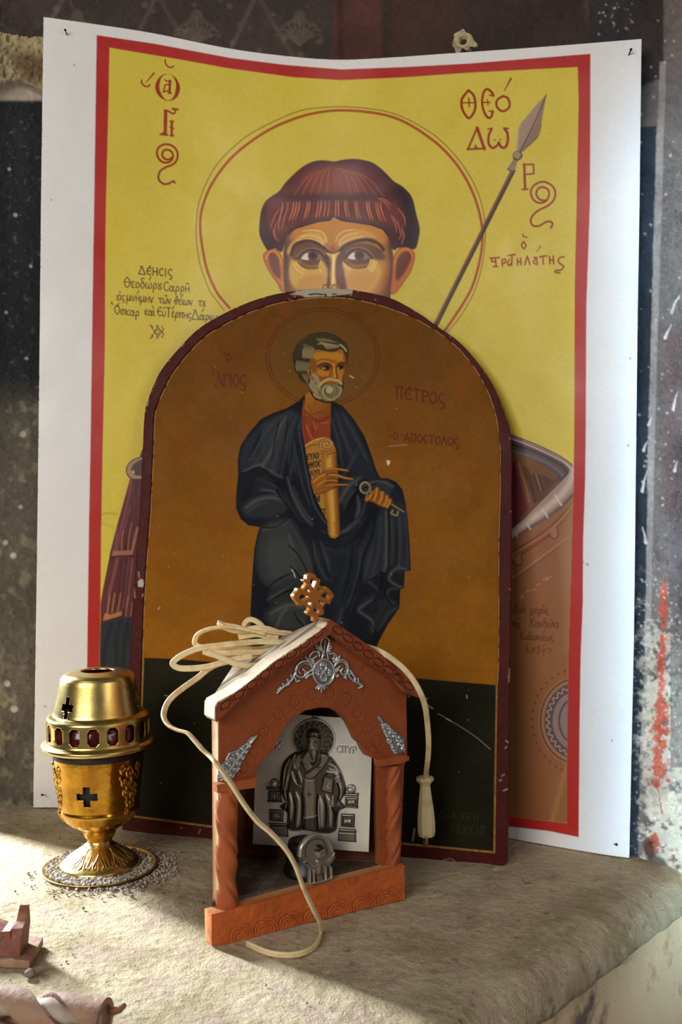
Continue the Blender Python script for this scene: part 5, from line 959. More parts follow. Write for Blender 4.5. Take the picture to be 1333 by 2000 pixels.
for s in ("200,745 335,745 340,775 198,772", "215,785 330,785 330,875 212,872", "205,872 338,872 338,888 205,885", "222,955 352,960 350,1070 225,1062", "212,1080 372,1085 390,1110 240,1105", "228,1108 392,1112 395,1210 232,1195", "922,800 1052,805 1050,832 922,826", "928,838 1048,842 1042,925 928,915", "924,918 1046,928 1046,944 924,936", "892,995 1015,1000 1012,1125 888,1112", "872,1130 1022,1140 1030,1165 872,1155", "866,1160 1024,1168 1028,1258 862,1245"):
    q = p_(s); c.fill(q, (120, 114, 104), 1, 1, 0, h=.0012, puff=3); c.line(np.vstack([q, q[:1]]), 1.8, DKS, 1.2, .9, 0)
for s in ("228,800 318,800 316,862 226,860", "240,975 338,978 336,1056 240,1050", "942,852 1034,856 1030,912 942,905", "905,1012 1002,1016 998,1110 902,1100"):
    q = p_(s); c.fill(q, (66, 60, 52), 1, 1, 0); m_ = q.mean(0); c.line([m_ + [-6, 0], m_ + [6, 0]], 1.6, (170, 164, 150), 1, 1, 0, h=.0018); c.line([m_ + [0, -6], m_ + [0, 6]], 1.6, (170, 164, 150), 1, 1, 0, h=.0018)
    for sx in (1, -1):
        for sy in (1, -1): c.line([m_ + [sx * 2, sy * 2], m_ + [sx * 6, sy * 3], m_ + [sx * 5, sy * 6]], 1.3, (150, 144, 130), 1, 1, h=.0016)
for s, r in (("270,712", 8), ("983,765", 8)):
    x, y = p_(s)[0]; c.dot(x, y, r + 1.4, DKS); c.dot(x, y, r, (190, 186, 176), 1, h=.0045)
body = "575,385 480,420 400,470 350,540 330,640 325,760 350,830 375,890 325,930 370,960 395,1000 390,1110 440,1150 560,1140 680,1165 780,1170 840,1135 850,1040 870,960 922,932 880,880 900,840 932,780 910,680 870,580 800,480 720,420 690,400"
q = smooth(p_(body), 3, True); c.line(np.vstack([q, q[:1]]), 4, DKS, 2, .9, 0); puffy(body, .0034, 14, (84, 76, 66))
def fold(s, w, col=(206, 198, 182), h=.0015): c.line(p_(s), w, col, 1.8, .85, h=h, taper=1, add=True)  # highlight painted along each raised fold
def crease(s, w): c.line(p_(s), w, (34, 29, 25), 1.6, .9, h=-.0012, taper=1)
for s, w in (("420,480 380,560 365,680 370,760", 4), ("470,440 430,520 400,640 390,740", 4), ("440,590 470,680 530,740", 5), ("500,580 530,660 545,720", 4), ("420,620 390,720 380,800 400,880", 4), ("420,790 440,900 430,1040", 8), ("480,780 510,880 500,1060 490,1110", 7), ("700,820 720,930 720,1100", 8), ("760,800 800,920 800,1100", 7), ("820,820 820,900 790,960", 4), ("790,560 850,600 880,700", 5), ("780,520 840,550 880,620", 4), ("760,590 840,600 860,620", 5), ("880,700 900,780 880,850", 4), ("690,850 690,980 700,1120", 4), ("355,850 390,880 380,940", 3)): fold(s, w)
for s, w in (("395,500 355,600 345,740", 2.4), ("450,470 410,580 390,680", 2), ("480,620 500,700 545,760", 2.4), ("430,640 410,740 400,830", 2.4), ("450,800 470,930 460,1100", 3), ("530,790 540,900 535,1120", 3.4), ("680,800 675,950 685,1140", 3.4), ("740,830 760,960 755,1140", 3), ("790,860 830,980 830,1110", 3), ("830,640 880,760 860,880", 2.6), ("770,610 740,640 720,700", 2.4), ("390,760 400,860 395,960 400,1080", 3), ("800,500 860,570 900,690", 2), ("850,960 840,1060 830,1120", 3), ("420,1120 520,1130 560,1120", 2.4), ("560,420 620,520 650,510 700,410", 2.4)): crease(s, w)
# stole and broad band with small crosses
q = p_("548,650 660,660 668,780 665,950 672,1150 552,1140 556,900 540,780"); c.fill(q, (132, 124, 112), 1.4, 1, 0, h=.0044, puff=4); c.line(np.vstack([q, q[:1]]), 1.8, (40, 34, 30), 1.2, .9, 0)
for s in ("560,420 600,400 625,520 640,560 580,600 552,560 520,500", "700,420 770,430 790,480 720,580 640,660 560,650 552,620 640,560 700,500"):
    q = p_(s); c.fill(q, (126, 118, 106), 1.4, 1, 3, h=.0048, puff=4); c.line(np.vstack([q, q[:1]]), 1.8, (40, 34, 30), 1.2, .9, 0)
for s in ("602,800", "690,548", "548,520"):
    m_ = p_(s)[0]; c.line([m_ + [-4.5, 0], m_ + [4.5, 0]], 1.8, (44, 38, 34), 1, 1, 0); c.line([m_ + [0, -5], m_ + [0, 5]], 1.8, (44, 38, 34), 1, 1, 0)
c.line(p_("555,1020 600,1012 665,1000"), 2.4, (186, 180, 166), 1, .9); c.fill(p_("555,1030 668,1014 672,1150 552,1140"), (50, 44, 38), 1.2, .8)
for x in range(566, 668, 16): c.line(p_(f"{x},1050 {x},1140"), 1.4, (96, 88, 78), 1, .8, 0)
# book, hands, head
q = p_("738,628 838,652 825,800 706,768"); c.fill(q, (120, 112, 100), 1, 1, 0, h=.0052, puff=3); c.line(np.vstack([q, q[:1]]), 1.8, (40, 34, 30), 1.2, .9, 0); c.line(p_("748,645 825,664 814,785 720,760 748,645"), 1.2, (60, 54, 46), 1, .9, 0); c.line(p_("770,740 790,690 775,730 800,740"), 1.6, (176, 168, 152), 1)
for s, w in (("500,450 490,490 470,530", 4), ("520,480 500,510 480,540", 4), ("470,470 462,520 470,560", 4.5), ("500,540 480,560 470,540", 5), ("845,660 870,650 860,690", 4.5), ("850,680 876,676", 3)): c.line(p_(s), w, (176, 168, 154), 1.2, 1, h=.0050)
puffy("572,260 580,220 640,198 690,225 705,290 700,380 695,430 660,490 632,505 600,470 578,420 570,340", .0056, 11, (128, 120, 106))
c.fill(p_("570,280 578,225 640,196 695,225 703,285 640,265"), (74, 66, 56), 1.2, 1, 3); c.line(p_("572,285 640,262 704,288"), 2, (40, 34, 28)); c.line(p_("580,250 640,232 698,250"), 1.4, (140, 132, 116), 1, .8)
for s, w, col in (("600,315 622,310", 2.2, (40, 34, 30)), ("648,310 676,315", 2.2, (40, 34, 30)), ("636,300 630,350 640,358", 2.2, (196, 188, 172)), ("610,378 636,366 668,380", 2.4, (180, 172, 156)), ("625,385 652,387", 1.8, (50, 42, 36)), ("600,390 610,440 628,490", 2, (190, 182, 166)), ("625,395 632,450 636,495", 2, (60, 52, 44)), ("650,392 655,440 645,490", 2, (190, 182, 166)), ("675,388 680,430 662,475", 2, (70, 62, 54)), ("590,380 592,420", 2, (70, 62, 54)), ("612,330 600,360", 1.6, (176, 168, 150)), ("665,330 676,362", 1.6, (150, 142, 126))): c.line(p_(s), w, col, 1.2, .9)
c.text('ΙΟϹ', 529, 1462, 13, (150, 144, 134), 1.6, .02, 1.0, .2, h=.0012); c.text('ϹΠΥΡ', 659, 1469, 13.5, (150, 144, 134), 1.6, .06, 1.0, .16, h=.0012)
c.fill(p_("612,85 650,95 690,98 660,112 640,105 615,106"), (48, 42, 36), 1.4)
c.h *= 1.35
m_pl2 = material('embossed_silver_plate', vcol=True, rough=.33, metal=.65, bump=[(700, .00008, 2)])
ps = sheet('silver_plaque', c, planepos(PPL), m_pl2, None, polyfield(c, p_("112,42 980,112 1120,280 1174,470 1145,1352 65,1278")), .0008)
tag(ps, 'embossed silver plaque of an enthroned bearded bishop inside the brown shrine', 'plaque')
# ---------------------------------------------------------------- votive lamp in front of it
vb = P(600, 1716, .90); vb.z = ZF_
vl = empty('votive_lamp', vb, 'small black votive lamp base with a pewter cherub emblem inside the brown shrine', 'lamp')
M = Matrix.Translation(vb)
lathe('base', [(0, .0006), (.0215, .0006), (.0222, .003), (.0215, .006), (.0195, .009), (.0178, .024), (.0185, .027), (.0175, .030), (.010, .031), (0, .031)], material('black_plastic', (14, 13, 12), .4), vl, M, 56)
ma, mb = on_z(606, 1727.7, ZF_), on_z(646, 1716, ZF_); mn = (mb - ma).cross(UP).normalized(); mn = mn if mn.y < 0 else -mn
MPL = (np.array(ma) , np.array(mn))
c = Canvas(578, 1622, 658, 1732, .45, (150, 142, 128))
mo = p_("488,1392 498,1300 545,1230 590,1192 640,1174 700,1182 750,1212 795,1270 815,1340 830,1355 828,1410 800,1452 782,1472 797,1520 796,1590 740,1620 690,1632 610,1654 586,1648 584,1600 590,1515 565,1480 520,1440")
f = polyfield(c, mo); c.h = .0006 + 0 * c.X
c.line(p_("505,1390 515,1310 560,1240 640,1192 720,1205 780,1280 800,1350"), 5, (176, 168, 152), 1.2, 1, h=.0022); c.line(p_("555,1400 555,1320 590,1260 650,1228 710,1240 745,1300 755,1370"), 1.6, (48, 42, 36), 1.2, 1)
for i in range(7):
    c.line(p_(f"{650 - i * 4},{1480 + i * 3} {600 - i * 8},{1470 - i * 6} {500 + i * 4},{1390 + i * 16}"), 2.2, (186, 178, 162) if i % 2 == 0 else (120, 112, 100), 1, 1, h=.0026 - .0001 * i, taper=2); c.line(p_(f"{650 - i * 4},{1486 + i * 3} {600 - i * 8},{1477 - i * 6} {505 + i * 4},{1398 + i * 16}"), .9, (44, 38, 32), 1, .8)
    c.line(p_(f"{735 + i * 2},{1450 + i * 3} {780 + i},{1420 - i * 2} {826 - i * 2},{1350 + i * 15}"), 2.0, (176, 168, 152) if i % 2 == 0 else (116, 108, 96), 1, 1, h=.0024, taper=2)
c.fill(p_("640,1330 650,1295 690,1285 725,1310 730,1370 700,1415 660,1405 645,1370"), (170, 162, 146), 1, 1, 3, h=.0042, puff=6); c.fill(p_("636,1340 650,1290 690,1280 728,1310 690,1318 655,1345"), (58, 52, 44), 1, 1, 3); c.line(p_("680,1345 676,1370"), 1.4, (60, 54, 46)); c.line(p_("690,1345 712,1342"), 1.6, (60, 54, 46)); c.line(p_("672,1392 705,1390"), 1.4, (60, 54, 46))
c.fill(p_("650,1420 720,1430 715,1500 690,1560 665,1570 655,1490"), (150, 142, 126), 1, 1, 3, h=.003, puff=5); c.line(p_("690,1470 685,1530 670,1560"), 2, (60, 54, 46))
for s in ("592,1515 592,1640", "625,1520 630,1640", "735,1490 740,1610", "790,1480 792,1590"): c.line(p_(s), 3, (176, 168, 152), 1, 1, 0, h=.0024)
for s in ("608,1520 612,1630", "650,1560 655,1625", "715,1550 722,1610", "762,1490 768,1600"): c.line(p_(s), 4, (58, 52, 44), 1.4, .9, 0)
c.line(p_("588,1646 690,1628 796,1590"), 4, (176, 168, 152), 1, 1, 0, h=.0026)
o = sheet('emblem', c, planepos(MPL), m_pl2, vl, f, .0016); o['label'] = 'pewter-coloured winged cherub emblem'
# ---------------------------------------------------------------- brass home censer on a saucer
CB = on_z(195.6, 1694); SP = CB.y / F
cen = empty('censer', CB, 'tall brass censer with a cross-pierced lid standing on a round saucer', 'censer')
MC = Matrix.Translation(CB) @ Matrix.Rotation(math.radians(-1.5), 4, 'Y')
MCn = np.array(MC)
PH0 = math.atan2(-CB.y, -CB.x)                         # the side turned to the viewer
m_br = material('brushed_brass', (216, 190, 118), .3, metal=1.0, noise=[(26, (190, 154, 80), .5, .75, 4), (80, (150, 112, 48), .66, .8, 5)], rvar=(20, .2, .36), bump=[(500, .00006, 2)])
m_br2 = material('tarnished_brass', (196, 148, 54), .17, metal=1.0, noise=[(30, (150, 104, 36), .5, .72, 5), (14, (120, 92, 58), .6, .75, 4)], rvar=(24, .12, .3), bump=[(60, .0008, 3)])
def turned(name, prof, holes, mat, thick, deco=None, R0=98.0, step=1.25):
    prof = np.asarray(prof, float); s_ = np.concatenate([[0], np.cumsum(np.hypot(*np.diff(prof, axis=0).T))]); T_ = s_[-1]
    rr = lambda v: np.interp(v, s_, prof[:, 0]); zz = lambda v: np.interp(v, s_, prof[:, 1])
    c = Canvas(-math.pi * R0, 0, math.pi * R0, T_, step)
    A_ = c.X / R0; V_ = T_ - c.Y; f = np.minimum(c.Y, T_ - c.Y) + .01; rloc = rr(V_); zloc = zz(V_)
    for kind, a0, z0, sx, sz in holes:
        da = np.angle(np.exp(1j * (A_ - math.radians(a0)))); dx, dz = da * rloc, zloc - z0
        if kind == 'cross':
            b1 = np.maximum(np.abs(dx) - sx, np.abs(dz) - sz * .33); b2 = np.maximum(np.abs(dx) - sx * .33, np.abs(dz) - sz); d = np.minimum(b1, b2)
        else: d = np.maximum(np.maximum(np.abs(dx) - sx, np.abs(dz) - sz), (np.abs(dx) + np.abs(dz) * .8) - (sx + sz * .8) * .78)
        f = np.minimum(f, d)
    if deco: deco(c, A_, zloc, rloc)
    tz_ = np.gradient(np.interp(np.linspace(0, T_, 400), s_, prof[:, 1])); tr_ = np.gradient(np.interp(np.linspace(0, T_, 400), s_, prof[:, 0]))
    def pos(X, Y, h):
        a = X / R0 + PH0; v = T_ - Y; r, z = rr(v) * SP, zz(v) * SP
        dz, dr = np.interp(v, np.linspace(0, T_, 400), tz_), np.interp(v, np.linspace(0, T_, 400), tr_); L_ = np.hypot(dz, dr) + 1e-9
        r2 = r + h * dz / L_; z2 = z - h * dr / L_
        V = np.stack([r2 * np.cos(a), r2 * np.sin(a), z2], -1); return V @ MCn[:3, :3].T + MCn[:3, 3]
    return sheet(name, c, pos, mat, cen, f, thick)
lidp = [(99, 236), (106, 238.5), (108.5, 242), (108, 246), (104, 249), (99.8, 250.5), (98, 254), (97.5, 266), (98, 288), (97.6, 295), (95.5, 299), (92, 300.5), (86, 302), (84, 304), (82.6, 309), (78, 332), (72.2, 364), (70.4, 371), (67.5, 376.5), (62, 380.5), (54, 383), (42, 384.5), (33, 385), (30.5, 384), (30, 381)]
oct_ = [('oct', -5 + 21.18 * k, 274, 10.5, 16.5) for k in range(17)]
turned('lid', lidp, [('cross', -46 + 120 * k, 325, 15, 20) for k in range(3)] + oct_, m_br, .0011)
def floral(c, A_, z, r):
    T_ = c.Y.max()
    for cx in (-74, 46, 166):
        for k, (dx, y0, R_, s, w) in enumerate(((-6, 22, 13, 1, 6), (10, 30, 11, -1, 6), (0, 48, 12, -1, 5.5), (-12, 58, 9, 1, 5), (9, 66, 10, 1, 5), (-3, 82, 9, -1, 5), (20, 14, 9, 1, 5), (-22, 12, 9, -1, 5), (18, 52, 7, 1, 4.5), (-18, 38, 8, 1, 4.5), (0, 100, 6, 1, 4))):
            a = math.radians(cx) * 98 + dx
            c.line([(a + s * R_ * (.2 + .8 * u_ / 14) * math.cos(u_ * .5 + k), y0 + 6 + R_ * (.2 + .8 * u_ / 14) * math.sin(u_ * .5 + k)) for u_ in range(15)], w, None, h=.0013)
            c.line([(a, y0 + 6), (a + s * R_ * .9, y0 + 12 + R_), (a + s * R_ * .3, y0 + 20 + R_)], w, None, h=.0011, taper=1)
turned('bowl', [(21, 53), (23.5, 55), (26, 59), (29.5, 64), (33, 73), (39, 79), (49, 85), (58, 90.5), (67, 99), (73, 109), (76, 114), (77, 118), (76.3, 121), (75.5, 124), (78, 145), (81, 168), (84, 193), (86, 214), (86.5, 224)],
       [('cross', -16 + 120 * k, 160, 20, 19.5) for k in range(3)], m_br2, .0010, floral)
lathe('dark_gap_ring', np.array([(70, 200), (84.3, 214), (87.2, 224), (87.5, 236), (80, 238), (70, 238)]) * SP, material('gap_black', (16, 13, 11), .55), cen, MC)  # black ring added to stand in for the shaded gap under the lid
lathe('glass_liner', np.array([(60, 196), (80, 214), (90, 252), (91, 290), (60, 300), (46, 330), (44, 376), (40, 376), (42, 330), (56, 298), (50, 230), (0, 226)]) * SP, material('red_glass', (70, 12, 8), .12, spec=.6), cen, MC)
lathe('inner_pot', np.array([(0, 84), (44, 86), (60, 98), (68, 112), (70, 150), (76, 196), (60, 198), (0, 190)]) * SP, material('black_inside', (20, 16, 13), .7), cen, MC)  # plain near-black body inside the bowl
def leaves(c, A_, z, r):
    for k in range(9):
        a = (k / 9 * 2 - 1) * math.pi * 98 + 30
        for s_ in (1, -1):
            c.line([(a + s_ * 3, 26), (a + s_ * 9, 40), (a + s_ * 16, 52), (a + s_ * 12, 60), (a + s_ * 6, 54)], 6, None, h=.0006, taper=1); c.line([(a + s_ * 20, 44), (a + s_ * 26, 58), (a + s_ * 32, 56)], 5, None, h=.0005, taper=1)
        c.line([(a, 16), (a, 62)], 5, None, h=.0006, taper=1); c.line([(a + 34, 30), (a + 34, 58)], 4, None, h=.0007, taper=1)
m_ft = material('embossed_brass', (214, 186, 116), .3, metal=1.0, noise=[(30, (176, 142, 80), .5, .75, 5)], bump=[(200, .0004, 3), (500, .0001, 2)])
turned('foot', [(74, 3.2), (76.3, 5), (76.6, 9), (75, 12), (71, 15.5), (64, 20.5), (55, 26.5), (46, 32.5), (38, 38), (31, 43.5), (26, 48.5), (23, 53), (21.5, 57)], [], m_ft, .001, leaves)
lathe('saucer', np.array([(0, 2.6), (74, 2.6), (96, 2.8), (104, 3.6), (107.5, 5.4), (109.6, 5.6), (110.4, 4.6), (109.5, 2.6), (104, 1.2), (0, .9)]) * SP, m_br, cen, MC, 120)
# ---------------------------------------------------------------- grey incense grit on and around the saucer
def lumps(name, pts, mat, seed):
    rs = np.random.RandomState(seed); V, Fq = [], []
    g = (1 + 5 ** .5) / 2; base = np.array([(-1, g, 0), (1, g, 0), (-1, -g, 0), (1, -g, 0), (0, -1, g), (0, 1, g), (0, -1, -g), (0, 1, -g), (g, 0, -1), (g, 0, 1), (-g, 0, -1), (-g, 0, 1)]) / 1.9
    tr = [(0, 11, 5), (0, 5, 1), (0, 1, 7), (0, 7, 10), (0, 10, 11), (1, 5, 9), (5, 11, 4), (11, 10, 2), (10, 7, 6), (7, 1, 8), (3, 9, 4), (3, 4, 2), (3, 2, 6), (3, 6, 8), (3, 8, 9), (4, 9, 5), (2, 4, 11), (6, 2, 10), (8, 6, 7), (9, 8, 1)]
    for x, y, z, r in pts:
        k = len(V); q = base * r * rs.uniform(.6, 1.15, (1, 3)) * rs.uniform(.75, 1.2, (12, 1)); a = rs.uniform(0, 6.28); ca, sa = math.cos(a), math.sin(a)
        for p in q: V.append((x + p[0] * ca - p[1] * sa, y + p[0] * sa + p[1] * ca, z + p[2]))
        Fq += [(k + a_, k + b_, k + c_) for a_, b_, c_ in tr]
    return link(name, raw(name, V, Fq, None, np.ones(len(Fq), bool)), mat)
rs = np.random.RandomState(12); pts = []
for i in range(2100):
    a = rs.uniform(-math.pi, math.pi); al = abs(np.angle(np.exp(1j * (a - PH0)))); rad = rs.uniform(77, 104); dens = .25 + .75 * math.cos(min(al, 1.57)) if al < 1.6 else .25
    if rs.rand() > dens: continue
    r = rs.uniform(.8, 2.0) * 1e-3 * (1.0 if rs.rand() > .1 else 1.3)
    pts.append((CB.x + rad * SP * math.cos(a), CB.y + rad * SP * math.sin(a), (3.6 + (rs.rand() ** 2) * 5 * (1 - abs(rad - 88) / 20)) * SP + r * .3, r))
for i in range(420):                                   # spilled on the ledge, mostly to the right
    a = PH0 + rs.normal(.9, .9); rad = 112 + abs(rs.normal(0, 22)); r = rs.uniform(.6, 1.9) * 1e-3
    pts.append((CB.x + rad * SP * math.cos(a), CB.y + rad * SP * math.sin(a) * 1.0, r * .35, r))
o = lumps('incense_grit', pts, material('grey_grit', (186, 176, 164), .9, noise=[(300, (120, 110, 102), .45, .65, 3)]), 3)
tag(o, 'pale grey incense grit heaped on the brass saucer and spilled round it', 'grit', kind='stuff')
pts = []
for x, y, r in [(106, 1753, 2.0), (163, 1775, 1.6), (283, 1766, 1.0), (300, 1759, 1.1), (394, 1763, 1.4), (322, 1764, .8), (120, 1886, 1.2), (130, 1879, 1.2), (143, 1865, 1.0), (171, 1896, .8), (68, 1730, 1.0), (1080, 1712, 1.5), (1021, 1721, 1.0), (996, 1786, 1.3), (924, 1941, 1.5), (895, 1887, 1.3), (852, 1853, 1.4), (837, 1801, 1.0), (1165, 1718, 1.6), (1271, 1751, 1.4), (30, 1742, 1.2), (222, 1905, .8), (520, 1925, 1.0), (600, 1960, 1.0), (55, 1708, 1.3)] + [(rs.uniform(0, 1250), rs.uniform(1720, 1990), rs.uniform(.3, .8)) for _ in range(130)]:
    p = on_z(x, y); pts.append((p.x, p.y, r * .0004, r * .001))
o = lumps('ledge_crumbs', pts, material('stone_crumb', (150, 134, 108), .9, noise=[(400, (90, 74, 58), .4, .6, 3)]), 9)
tag(o, 'scattered small crumbs of plaster and dirt on the stone ledge', 'crumbs', kind='stuff')
# ---------------------------------------------------------------- cream twin cord of the shrine lamp, with its plug
m_cd = material('yellowed_cord', (222, 200, 152), .42, spec=.5, noise=[(60, (190, 156, 100), .5, .72, 4)], bump=[(300, .0003, 3)])
cord = empty('power_cord', P(470, 1290, .90), 'long cream twin-wire power cord coiled on the roof of the brown shrine', 'cord')
lobe = [(.0013 + .00145 * math.cos(a), .00145 * math.sin(a)) for a in np.linspace(-2.25, 2.25, 9)]; lobe = lobe + [(-x, -y) for x, y in lobe]
def strand(name, spec, par=cord, flat=None):
    pts = np.array([[*P(x, y, d)] if z_ is None else [*on_z(x, y, z_)] for x, y, d, z_ in spec]); p = smooth(pts, 9)
    t0 = p[1] - p[0]; u0 = np.cross(t0, (0, 1, 0)) if flat is None else np.array(flat, float)
    return sweep(name, p, lobe, m_cd, par, up=tuple(u0))
ZC = (300, 1180, 3.92)
def S(s, d0, d1, z=ZC):
    q = Q(s, z); return [(x, y, d0 + (d1 - d0) * i / (len(q) - 1), None) for i, (x, y) in enumerate(q)]
ZZ = .0022
front = S("640,400 540,440 430,490 330,570 230,640 130,725 88,800 80,865 115,925 180,962 260,987 320,1050 380,1118 440,1172", .905, .812)
front += [(x, y, d, None) for (x, y), d in zip(Q("120,310 200,420 270,530 340,620 420,690 500,780 550,870 590,980 640,1090 675,1160", Z3), (.800, .797, .797, .797, .798, .800, .802, .806, .815, .826))]
front += [(x, y, 0, ZZ) for x, y in Q("686,1222 665,1285 620,1322 560,1343 480,1347 400,1334 330,1306 285,1285", Z3)]
strand('strand', front)
strand('strand', S("1000,300 940,290 820,287 700,297 600,306 500,318 350,338 230,385 162,432 150,462 200,490 300,492 420,478 540,446 640,420 760,400", .89, .885))
strand('strand', S("560,318 470,332 400,340 345,322 316,292 340,232 420,192 520,178 620,185 720,200 860,235", .925, .90))
strand('strand', S("860,240 760,215 640,178 540,160 500,142 512,158 560,186 650,206 800,196 950,216 1060,230 1110,290", .93, .91)); strand('strand', S("520,160 600,192 700,196 800,182 900,196 1000,240 1060,300", .94, .92))
strand('strand', S("960,300 920,278 870,222 830,165 785,130 740,118 705,140 690,190 700,230", .935, .945))
strand('strand', S("655,252 720,240 800,232 880,250 960,262", .925, .915)); strand('strand', S("420,372 470,390 520,410 580,438 650,462 720,472 800,470", .872, .872))
strand('strand', S("380,362 470,380 560,376 660,372 760,372 880,360 980,320", .89, .90)); strand('strand', S("380,345 470,352 600,352 700,348 800,345 920,330", .90, .905)); strand('strand', S("400,370 480,392 560,400 640,392 740,398 840,384", .893, .9))
ZK = (780, 1300, 4.7625)
tail = S("560,450 640,420 740,392 840,408 915,446", .93, .922, Z2) + S("1010,480 1100,540 1170,610 1220,690", .908, .905, Z2) + S("240,370 262,520 275,700 270,850 256,960 248,1045", .912, .975, ZK)
strand('strand', tail)
# old two-pin plug, faceted
pl_ = []; pr_ = [(a_, b_) for a_, b_ in ((1, .25), (.62, .72), (-.55, .72), (-1, .3), (-1, -.3), (-.55, -.72), (.62, -.72), (1, -.25))]
ys = [1030, 1042, 1062, 1085, 1112, 1200, 1350, 1450, 1540, 1580, 1592]; hw = [10, 16.5, 17, 12.5, 9.6, 11.6, 15.5, 17, 17.2, 15, 9]
path = [P(*(Q(f"{240 + (y - 1035) * .028},{y}", ZK)[0]), .978 + (y - 1030) * .00001) for y in ys]
plug = sweep('plug', path, pr_, material('ivory_plastic', (206, 188, 140), .4, noise=[(50, (170, 146, 96), .55, .75, 4)], bump=[(200, .0002, 3)]), cord, up=(1, 0, 0), scale=[w * .978 / F for w in hw])
plug['label'] = 'old ivory two-pin plug at the end of the cord'
for p in plug.data.polygons: p.use_smooth = False
for dx, dy in ((-6, .004), (5, -.003)):
    a = P(*(Q(f"{250 + dx},1585", ZK)[0]), .982 + dy); b = P(*(Q(f"{246 + dx},1672", ZK)[0]), .982 + dy)
    sweep('pin', [a.lerp(b, i / 4) for i in range(5)], circ(.0020, 12), material('dull_brass_pin', (150, 130, 90), .4, metal=.9), plug, up=(1, 0, 0))
# ---------------------------------------------------------------- broken carved wood at the lower left
m_cw = material('old_carved_wood', (150, 116, 92), .7, noise=[(40, (112, 78, 62), .45, .68, 6), (16, (176, 150, 124), .55, .72, 4)], bump=[(80, .0012, 6), (300, .0003, 3)])
m_rw = material('broken_wood', (126, 76, 60), .7, noise=[(50, (160, 112, 84), .52, .7, 6), (110, (84, 46, 38), .55, .75, 4)], bump=[(100, .001, 6)])
g1, g2 = on_z(57, 1892), on_z(84, 1846); g0 = on_z(-150, 1880); g3 = g2 + (g0 - g1)
blk = empty('carved_wood_block', (g0 + g1 + g2) / 3, 'broken reddish carved wooden block at the left edge of the ledge', 'wood fragment')
bm = bm_new(); prism(bm, [g0, g1, g2, g3], (0, 0, .0065)); done('board', bm, m_cw, blk, bevel=.0008)
T = Vector((0, 0, .0065)); e1 = (g1 - g0).normalized(); e2 = (g2 - g1); e2n = e2.normalized()
bm = bm_new(); a = g0 + e2n * .006 + T; b = g1 - e1 * .016 + e2n * .006 + T
prism(bm, [a, b, b + e2n * .006 + UP * .017 - e1 * .004, b + e2n * .010 + UP * .0145 - e1 * .012, b + e2n * .008 + UP * .0185 - e1 * .024, a + e2n * .006 + UP * .016], e2n * .020)
done('moulding', bm, m_rw, blk, bevel=.0012)
bm = bm_new(); b = g1 - e1 * .017 + e2n * .004 + T
prism(bm, [b, b + e2n * .024, b + e2n * .030 + UP * .016, b + e2n * .026 + UP * .031, b + e2n * .016 + UP * .022, b + e2n * .006 + UP * .020, b + UP * .012], e1 * .0075 + e2n * .002)
done('carved_tip', bm, m_rw, blk, bevel=.0014)
# pierced spiral baluster
ba0, ba1 = P(-190, 1938, .70), P(205, 1992, .668); rb = .0145
for p_i in (ba0, ba1): p_i.z = rb
bax = (ba1 - ba0); bl = bax.length; bax.normalize(); bu = Vector((-bax.y, bax.x, 0)).normalized(); 
bal = empty('spiral_baluster', (ba0 + ba1) / 2 - UP * rb, 'broken pierced spiral wooden baluster lying at the lower left corner', 'wood fragment')
c = Canvas(0, 0, 2 * math.pi * 20, bl / rb * 20, .5); an = c.X / 20; vv = c.Y / 20 * rb
ph = (an * 2 - vv / .026 * math.pi + .9) / 2; f = (np.abs(np.mod(ph, math.pi) - math.pi / 2) - .62) * 12
f = np.maximum(f, (vv - (bl - .010)) / rb * 20); f = np.minimum(f, 8)
c.h = .0012 * np.sqrt(np.clip(f / 6, 0, 1))
A0, B0, U0 = np.array(ba0), np.array(bax), np.array(bu)
def bpos(X, Y, h):
    a = X / 20; v = Y / 20 * rb; r = rb + h - .0012
    return A0 + np.outer(v, B0) + (r * np.cos(a))[:, None] * U0 + (r * np.sin(a))[:, None] * np.array(UP)
sheet('spiral_shell', c, bpos, m_cw, bal, f, .0032, 'round', flip=False)
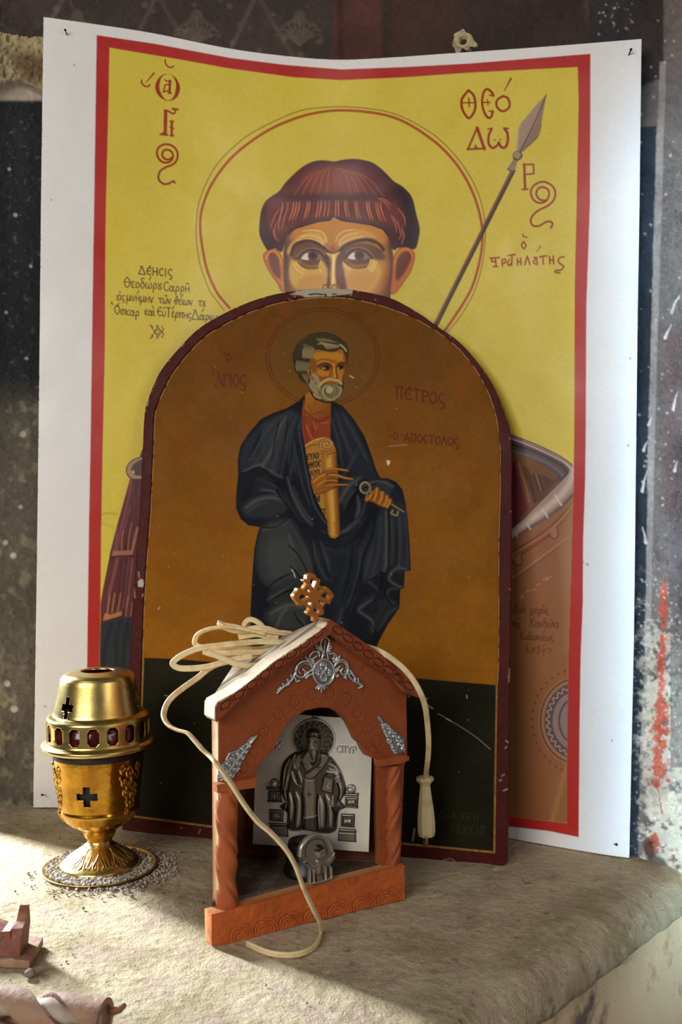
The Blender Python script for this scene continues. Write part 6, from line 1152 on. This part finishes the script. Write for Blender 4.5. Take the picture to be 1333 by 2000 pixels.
n = 140; path = [ba0 + bax * (bl * i / n * .985) for i in range(n)]
sweep('core', path, circ(1.0, 24), material('pale_core_wood', (176, 160, 146), .7, noise=[(30, (140, 120, 104), .5, .7, 5)], bump=[(80, .001, 5)]), bal, up=(0, 0, 1), scale=[rb * (.50 + .20 * math.sin(i / n * bl / .026 * math.pi)) for i in range(n)])
q = ba1 + bu * .006 + UP * .004; sweep('broken_splinter', [q + bax * .004 * i + UP * (.0022 * i * (i - 1) * .4) for i in range(4)], circ(.0022, 8), m_rw, bal, up=(0, 0, 1), scale=[1, 1.3, 1.2, .7])
pp = on_z(58, 1908)
bm = bm_new(); bmesh.ops.create_icosphere(bm, subdivisions=3, radius=1)
for v in bm.verts:
    k = 1 + .12 * math.sin(3 * v.co.x + 1) * math.cos(2 * v.co.y) ; v.co = Vector((pp.x + v.co.x * .0048 * k, pp.y + v.co.y * .0042 * k, .0030 + v.co.z * .0032 * k))
tag(done('pebble', bm, material('grey_pebble', (128, 112, 98), .8, noise=[(200, (96, 82, 72), .45, .6, 4)], bump=[(200, .0006, 4)]), smooth_=True), 'small grey-brown pebble between the carved block and the baluster', 'pebble')
# ---------------------------------------------------------------- little nails through the corners of the sheet
m_na = material('rusty_nail', (40, 34, 30), .6, metal=.6)
for x, y, wh in ((131, 67, 'upper left'), (1229, 106, 'upper right'), (1201, 1647, 'lower right'), (86, 1551, 'lower left')):
    p = poster_pt(x, y, .0); bm = bm_new()
    bmesh.ops.create_cone(bm, cap_ends=True, segments=12, radius1=.0007, radius2=.0007, depth=.010); bmesh.ops.create_cone(bm, cap_ends=True, segments=14, radius1=.0015, radius2=.0011, depth=.0012, matrix=Matrix.Translation((0, 0, .0054)))
    Mx = Matrix.Translation(p + Vector((0, -.003, 0))) @ Matrix.Rotation(math.radians(75), 4, 'X'); bmesh.ops.transform(bm, matrix=Mx, verts=bm.verts)
    tag(done('nail', bm, m_na), f'tiny dark nail through the {wh} corner of the poster', 'nail', 'nails in the corners of the poster')
